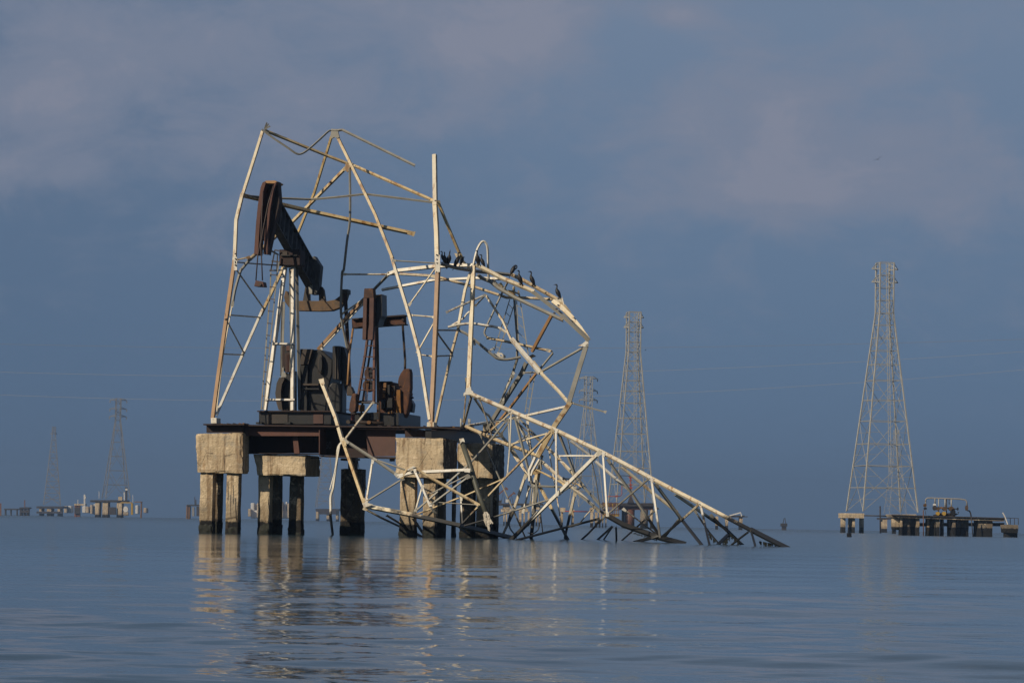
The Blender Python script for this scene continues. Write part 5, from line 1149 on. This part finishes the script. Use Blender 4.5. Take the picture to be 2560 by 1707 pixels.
def tiny_jack(label, x, y, s, flip):
    t = thing('pump_jack', label, 'pump jack', PT('Z', x, 364, 1000), 'tiny pump jacks on the hazy platform')
    bar('post', 'Z', [(x - 22 * s, 362), (x, y), (x + 22 * s, 362)], 1.8, 'far_dark', t, d=1001, kind='box', far=True)
    bar('walking_beam', 'Z', [(x - 60 * s * flip, y + 46 * s), (x + 30 * s * flip, y - 30 * s)], 3.2, 'far_rust', t, d=1001, kind='box', far=True)
    ext('horse_head', 'Z', [(x + 24 * s * flip, y - 52 * s), (x + 56 * s * flip, y - 30 * s), (x + 58 * s * flip, y - 10 * s), (x + 26 * s * flip, y - 12 * s)], 1000, 1.5, 'far_rust', t, far=True)
    rect('gearbox', 'Z', x - 50 * s, 330, x - 18 * s, 364, 1002, 2, 'far_dark', t, far=True)
tiny_jack('tiny pump jack with raised head on the hazy platform, nearer the dark pile', 272, 220, 1.0, 1)
tiny_jack('tiny pump jack leaning right on the hazy platform, beside the white cabin', 372, 268, .8, 1)
def stub_platform(name, label, cr, deck, piles, Y, mt='far_dark', mp='concrete_far', th=8, extra=()):
    x0, y0, x1, y1 = deck
    t = thing(name, label, 'platform', far_base(cr, (x0 + x1) / 2, y1, Y))
    rect('deck', cr, x0, y0, x1, y1, Y, th, mt, t, far=True)
    for k, (a, c) in enumerate(piles): pile('pile', cr, a, c, (y0 + y1) / 2, Y + .5, th * .5, mp, t, far=True, cuts=3, amp=.08, edge=.2, seed=k)
    for e in extra:
        if e[0] == 'bar': bar(e[1], cr, e[2], e[3], e[4], t, d=Y, kind='box', far=True)
        elif e[0] == 'rect': rect(e[1], cr, *e[2], Y - .4, 2, e[3], t, far=True)
        elif e[0] == 'disc': disc(e[1], cr, *e[2], Y - .6, 2, e[3], t, far=True, ry=e[4], n=12)
    return t
stub_platform('far_platform', 'ruined platform with slanting white beam behind the truss tip', 'G', (1620, 932, 1810, 950), ((1626, 1650), (1760, 1790), (1530, 1550)), 1000, extra=[('bar', 'fallen_beam', [(1660, 935), (1770, 905), (1780, 940)], 3, 'far_white'), ('bar', 'rail', [(1790, 945), (1840, 945)], 2, 'far_dark')])
stub_platform('channel_marker', 'small dark lattice marker standing alone in open water', 'G', (2168, 1010, 2228, 1040), ((2176, 2220),), 1300, mp='far_dark', th=4, extra=[('bar', 'mast', [(2185, 1010), (2196, 960)], 1.6, 'far_dark'), ('bar', 'mast', [(2212, 1010), (2204, 955)], 1.6, 'far_dark')])
stub_platform('far_platform', 'low dark platform with tan piles below the faint derrick under the deck', 'Y', (1785, 620, 2080, 648), ((1790, 1822), (1925, 1965), (2045, 2075)), 1880, th=20, extra=[('rect', 'girder', (1825, 640, 2050, 690), 'far_dark')])
stub_platform('far_platform', 'orange legged platform just left of the leftmost concrete pile', 'Y', (135, 566, 320, 584), ((132, 150), (160, 178)), 1500, mp='rust_orange', th=10, extra=[('bar', 'mast', [(240, 470), (242, 570)], 1.8, 'far_dark'), ('bar', 'mast', [(255, 500), (255, 570)], 2.2, 'far_dark'), ('rect', 'tank', (205, 600, 232, 715), 'galvanised_dark'), ('rect', 'tank', (262, 590, 306, 715), 'far_dark')])
def white_cluster(label, cr, rects, Y):
    t = thing('storage_terminal', label, 'terminal', far_base(cr, rects[0][0], 740, Y))
    for k, (x0, y0, x1, y1) in enumerate(rects): rect('tank', cr, x0, y0, x1, y1, Y + (k % 3) * 4, 12, 'far_white' if k % 3 else 'concrete_far', t, far=True, bev=.5)
white_cluster('pale hazy storage tanks between the left and second pile groups', 'Y', [(920, 620, 960, 720), (955, 545, 1000, 745), (1000, 560, 1030, 740), (1034, 545, 1062, 740), (985, 640, 1064, 742)], 2300)
white_cluster('pale hazy storage towers between the second and third piles', 'Y', [(1335, 530, 1368, 740), (1380, 560, 1400, 740), (1402, 530, 1425, 742), (1425, 550, 1450, 742), (1340, 640, 1448, 744)], 2300)
# ------------------------------------------------------------------ far left
stub_platform('far_platform', 'brown decked platform with many piles under the left pylon', 'X', (1325, 585, 1845, 615), ((1400, 1462), (1508, 1590), (1718, 1792)), 1480, th=16, extra=[
    ('rect', 'gate', (1775, 615, 1935, 632), 'far_yellow'), ('rect', 'post', (1925, 630, 1952, 800), 'far_yellow'), ('disc', 'buoy', (1846, 720, 36), 'far_white', 44), ('rect', 'tank', (1812, 760, 1882, 815), 'concrete_far'),
    ('rect', 'machinery', (1600, 690, 1700, 800), 'far_dark'), ('rect', 'hut', (1740, 535, 1795, 590), 'concrete_far'), ('bar', 'vent', [(1826, 470), (1828, 590)], 2.2, 'far_white'), ('bar', 'valve_tree', [(1858, 400), (1858, 600)], 4.4, 'far_dark'), ('disc', 'valve', (1858, 430, 20), 'far_white', 14),
    ('bar', 'mast', [(1952, 510), (1952, 620)], 1.2, 'far_white'), ('bar', 'mast', [(1456, 455), (1456, 560)], 1.2, 'far_white')])
stub_platform('far_platform', 'low dark double platform under the far left derrick', 'X', (535, 676, 918, 706), ((578, 610), (690, 755), (848, 885)), 1980, th=26, extra=[('rect', 'lower_deck', (535, 752, 915, 782), 'far_dark')])
stub_platform('well_cluster', 'small dark clump of wellheads near the left edge', 'X', (285, 690, 430, 712), ((290, 325), (345, 375), (395, 425)), 1700, mp='far_dark', th=8, extra=[('bar', 'mast', [(363, 585), (363, 690)], 2.4, 'far_rust'), ('rect', 'machinery', (290, 740, 430, 775), 'far_dark')])
stub_platform('breakwater', 'thin dark low structure at the left edge beside the wellheads', 'X', (60, 710, 280, 730), ((70, 90), (150, 170), (240, 260)), 1750, mp='far_dark', th=4)
tag(bar('marker_pile', 'X', [(8, 632), (8, 830)], 3.2, 'rust_orange', None, d=1300, kind='box', far=True), 'orange marker pile cut by the left edge of the photo', 'post')
bc = stub_platform('beacon_platform', 'white beacon post with ball on a small brown platform', 'X', (1090, 640, 1250, 664), ((1095, 1130), (1140, 1175)), 1550, mt='concrete_far', mp='far_rust', th=6, extra=[('bar', 'post', [(1243, 505), (1243, 665)], 4, 'far_white'), ('disc', 'ball', (1246, 548, 17), 'far_white', 24), ('rect', 'machinery', (1095, 690, 1175, 785), 'far_dark'), ('bar', 'mast', [(1145, 580), (1145, 640)], 1.4, 'far_white')])
bc['category'] = 'beacon'
white_cluster('pale hazy tanks beside the far left derrick platform', 'X', [(940, 670, 985, 775), (1000, 668, 1050, 775), (1210, 672, 1260, 775), (1262, 680, 1305, 775)], 2400)
white_cluster('pale hazy tanks just left of the brown decked platform', 'X', [(1325, 655, 1360, 790), (1375, 640, 1402, 800), (1990, 660, 2030, 790), (2110, 700, 2155, 775)], 2400)
stub_platform('pipe_gantry', 'orange pipe gantry frame right of the brown decked platform', 'X', (1975, 606, 2085, 618), ((2068, 2086),), 1450, mt='rust_orange', mp='rust_orange', th=3)['category'] = 'gantry'

# ------------------------------------------------------------------ overhead lines
def wire(label, pts, Y, r, mat='wire'):
    xs = [p[0] for p in pts]; P = []
    n = 60
    for k in range(n + 1):
        x = -500 + 3600 * k / n; y = 0
        for i, (xi, yi) in enumerate(pts):
            t = yi
            for j, (xj, yj) in enumerate(pts):
                if j != i: t *= (x - xj) / (xi - xj)
            y += t
        P.append(PT('N', x, y, Y))
    V, Fs = sweep(P, prof_pipe(r, 5)); o = mesh('power_line', V, Fs, mat)
    tag(o, label, 'power line', 'overhead power lines')
wire('highest power line, a thin dark wire crossing the whole sky', [(0, 860), (1380, 871), (2360, 854)], 660, .028)
wire('second power line down, pale, rising towards the right edge', [(0, 930), (1380, 934), (2360, 892)], 670, .026, 'wire_pale')
wire('third power line down, pale, passing above the left pylon', [(0, 987), (1490, 990), (2060, 962)], 680, .026, 'wire_pale')

# ------------------------------------------------------------------ haze
hz = [(-1750, -80, -1.2), (1750, -80, -1.2), (1750, FAR + 60, -1.2), (-1750, FAR + 60, -1.2)]
HZ = mesh('haze', hz + [(x, y, 74) for x, y, _ in hz], [[0, 1, 2, 3], [4, 7, 6, 5], [0, 4, 5, 1], [1, 5, 6, 2], [2, 6, 7, 3], [3, 7, 4, 0]], 'water')
HZ['kind'] = 'stuff'; HZ.data.materials.clear()
hm = bpy.data.materials.new('haze'); hm.use_nodes = True; hm.node_tree.nodes.clear(); hb = NB(hm.node_tree)
vol = hb.n('ShaderNodeVolumePrincipled', {'Color': (.58, .78, 1.0, 1), 'Density': .00021, 'Anisotropy': .55})
hb.n('ShaderNodeOutputMaterial', {1: vol.outputs[0]})
HZ.data.materials.append(hm)
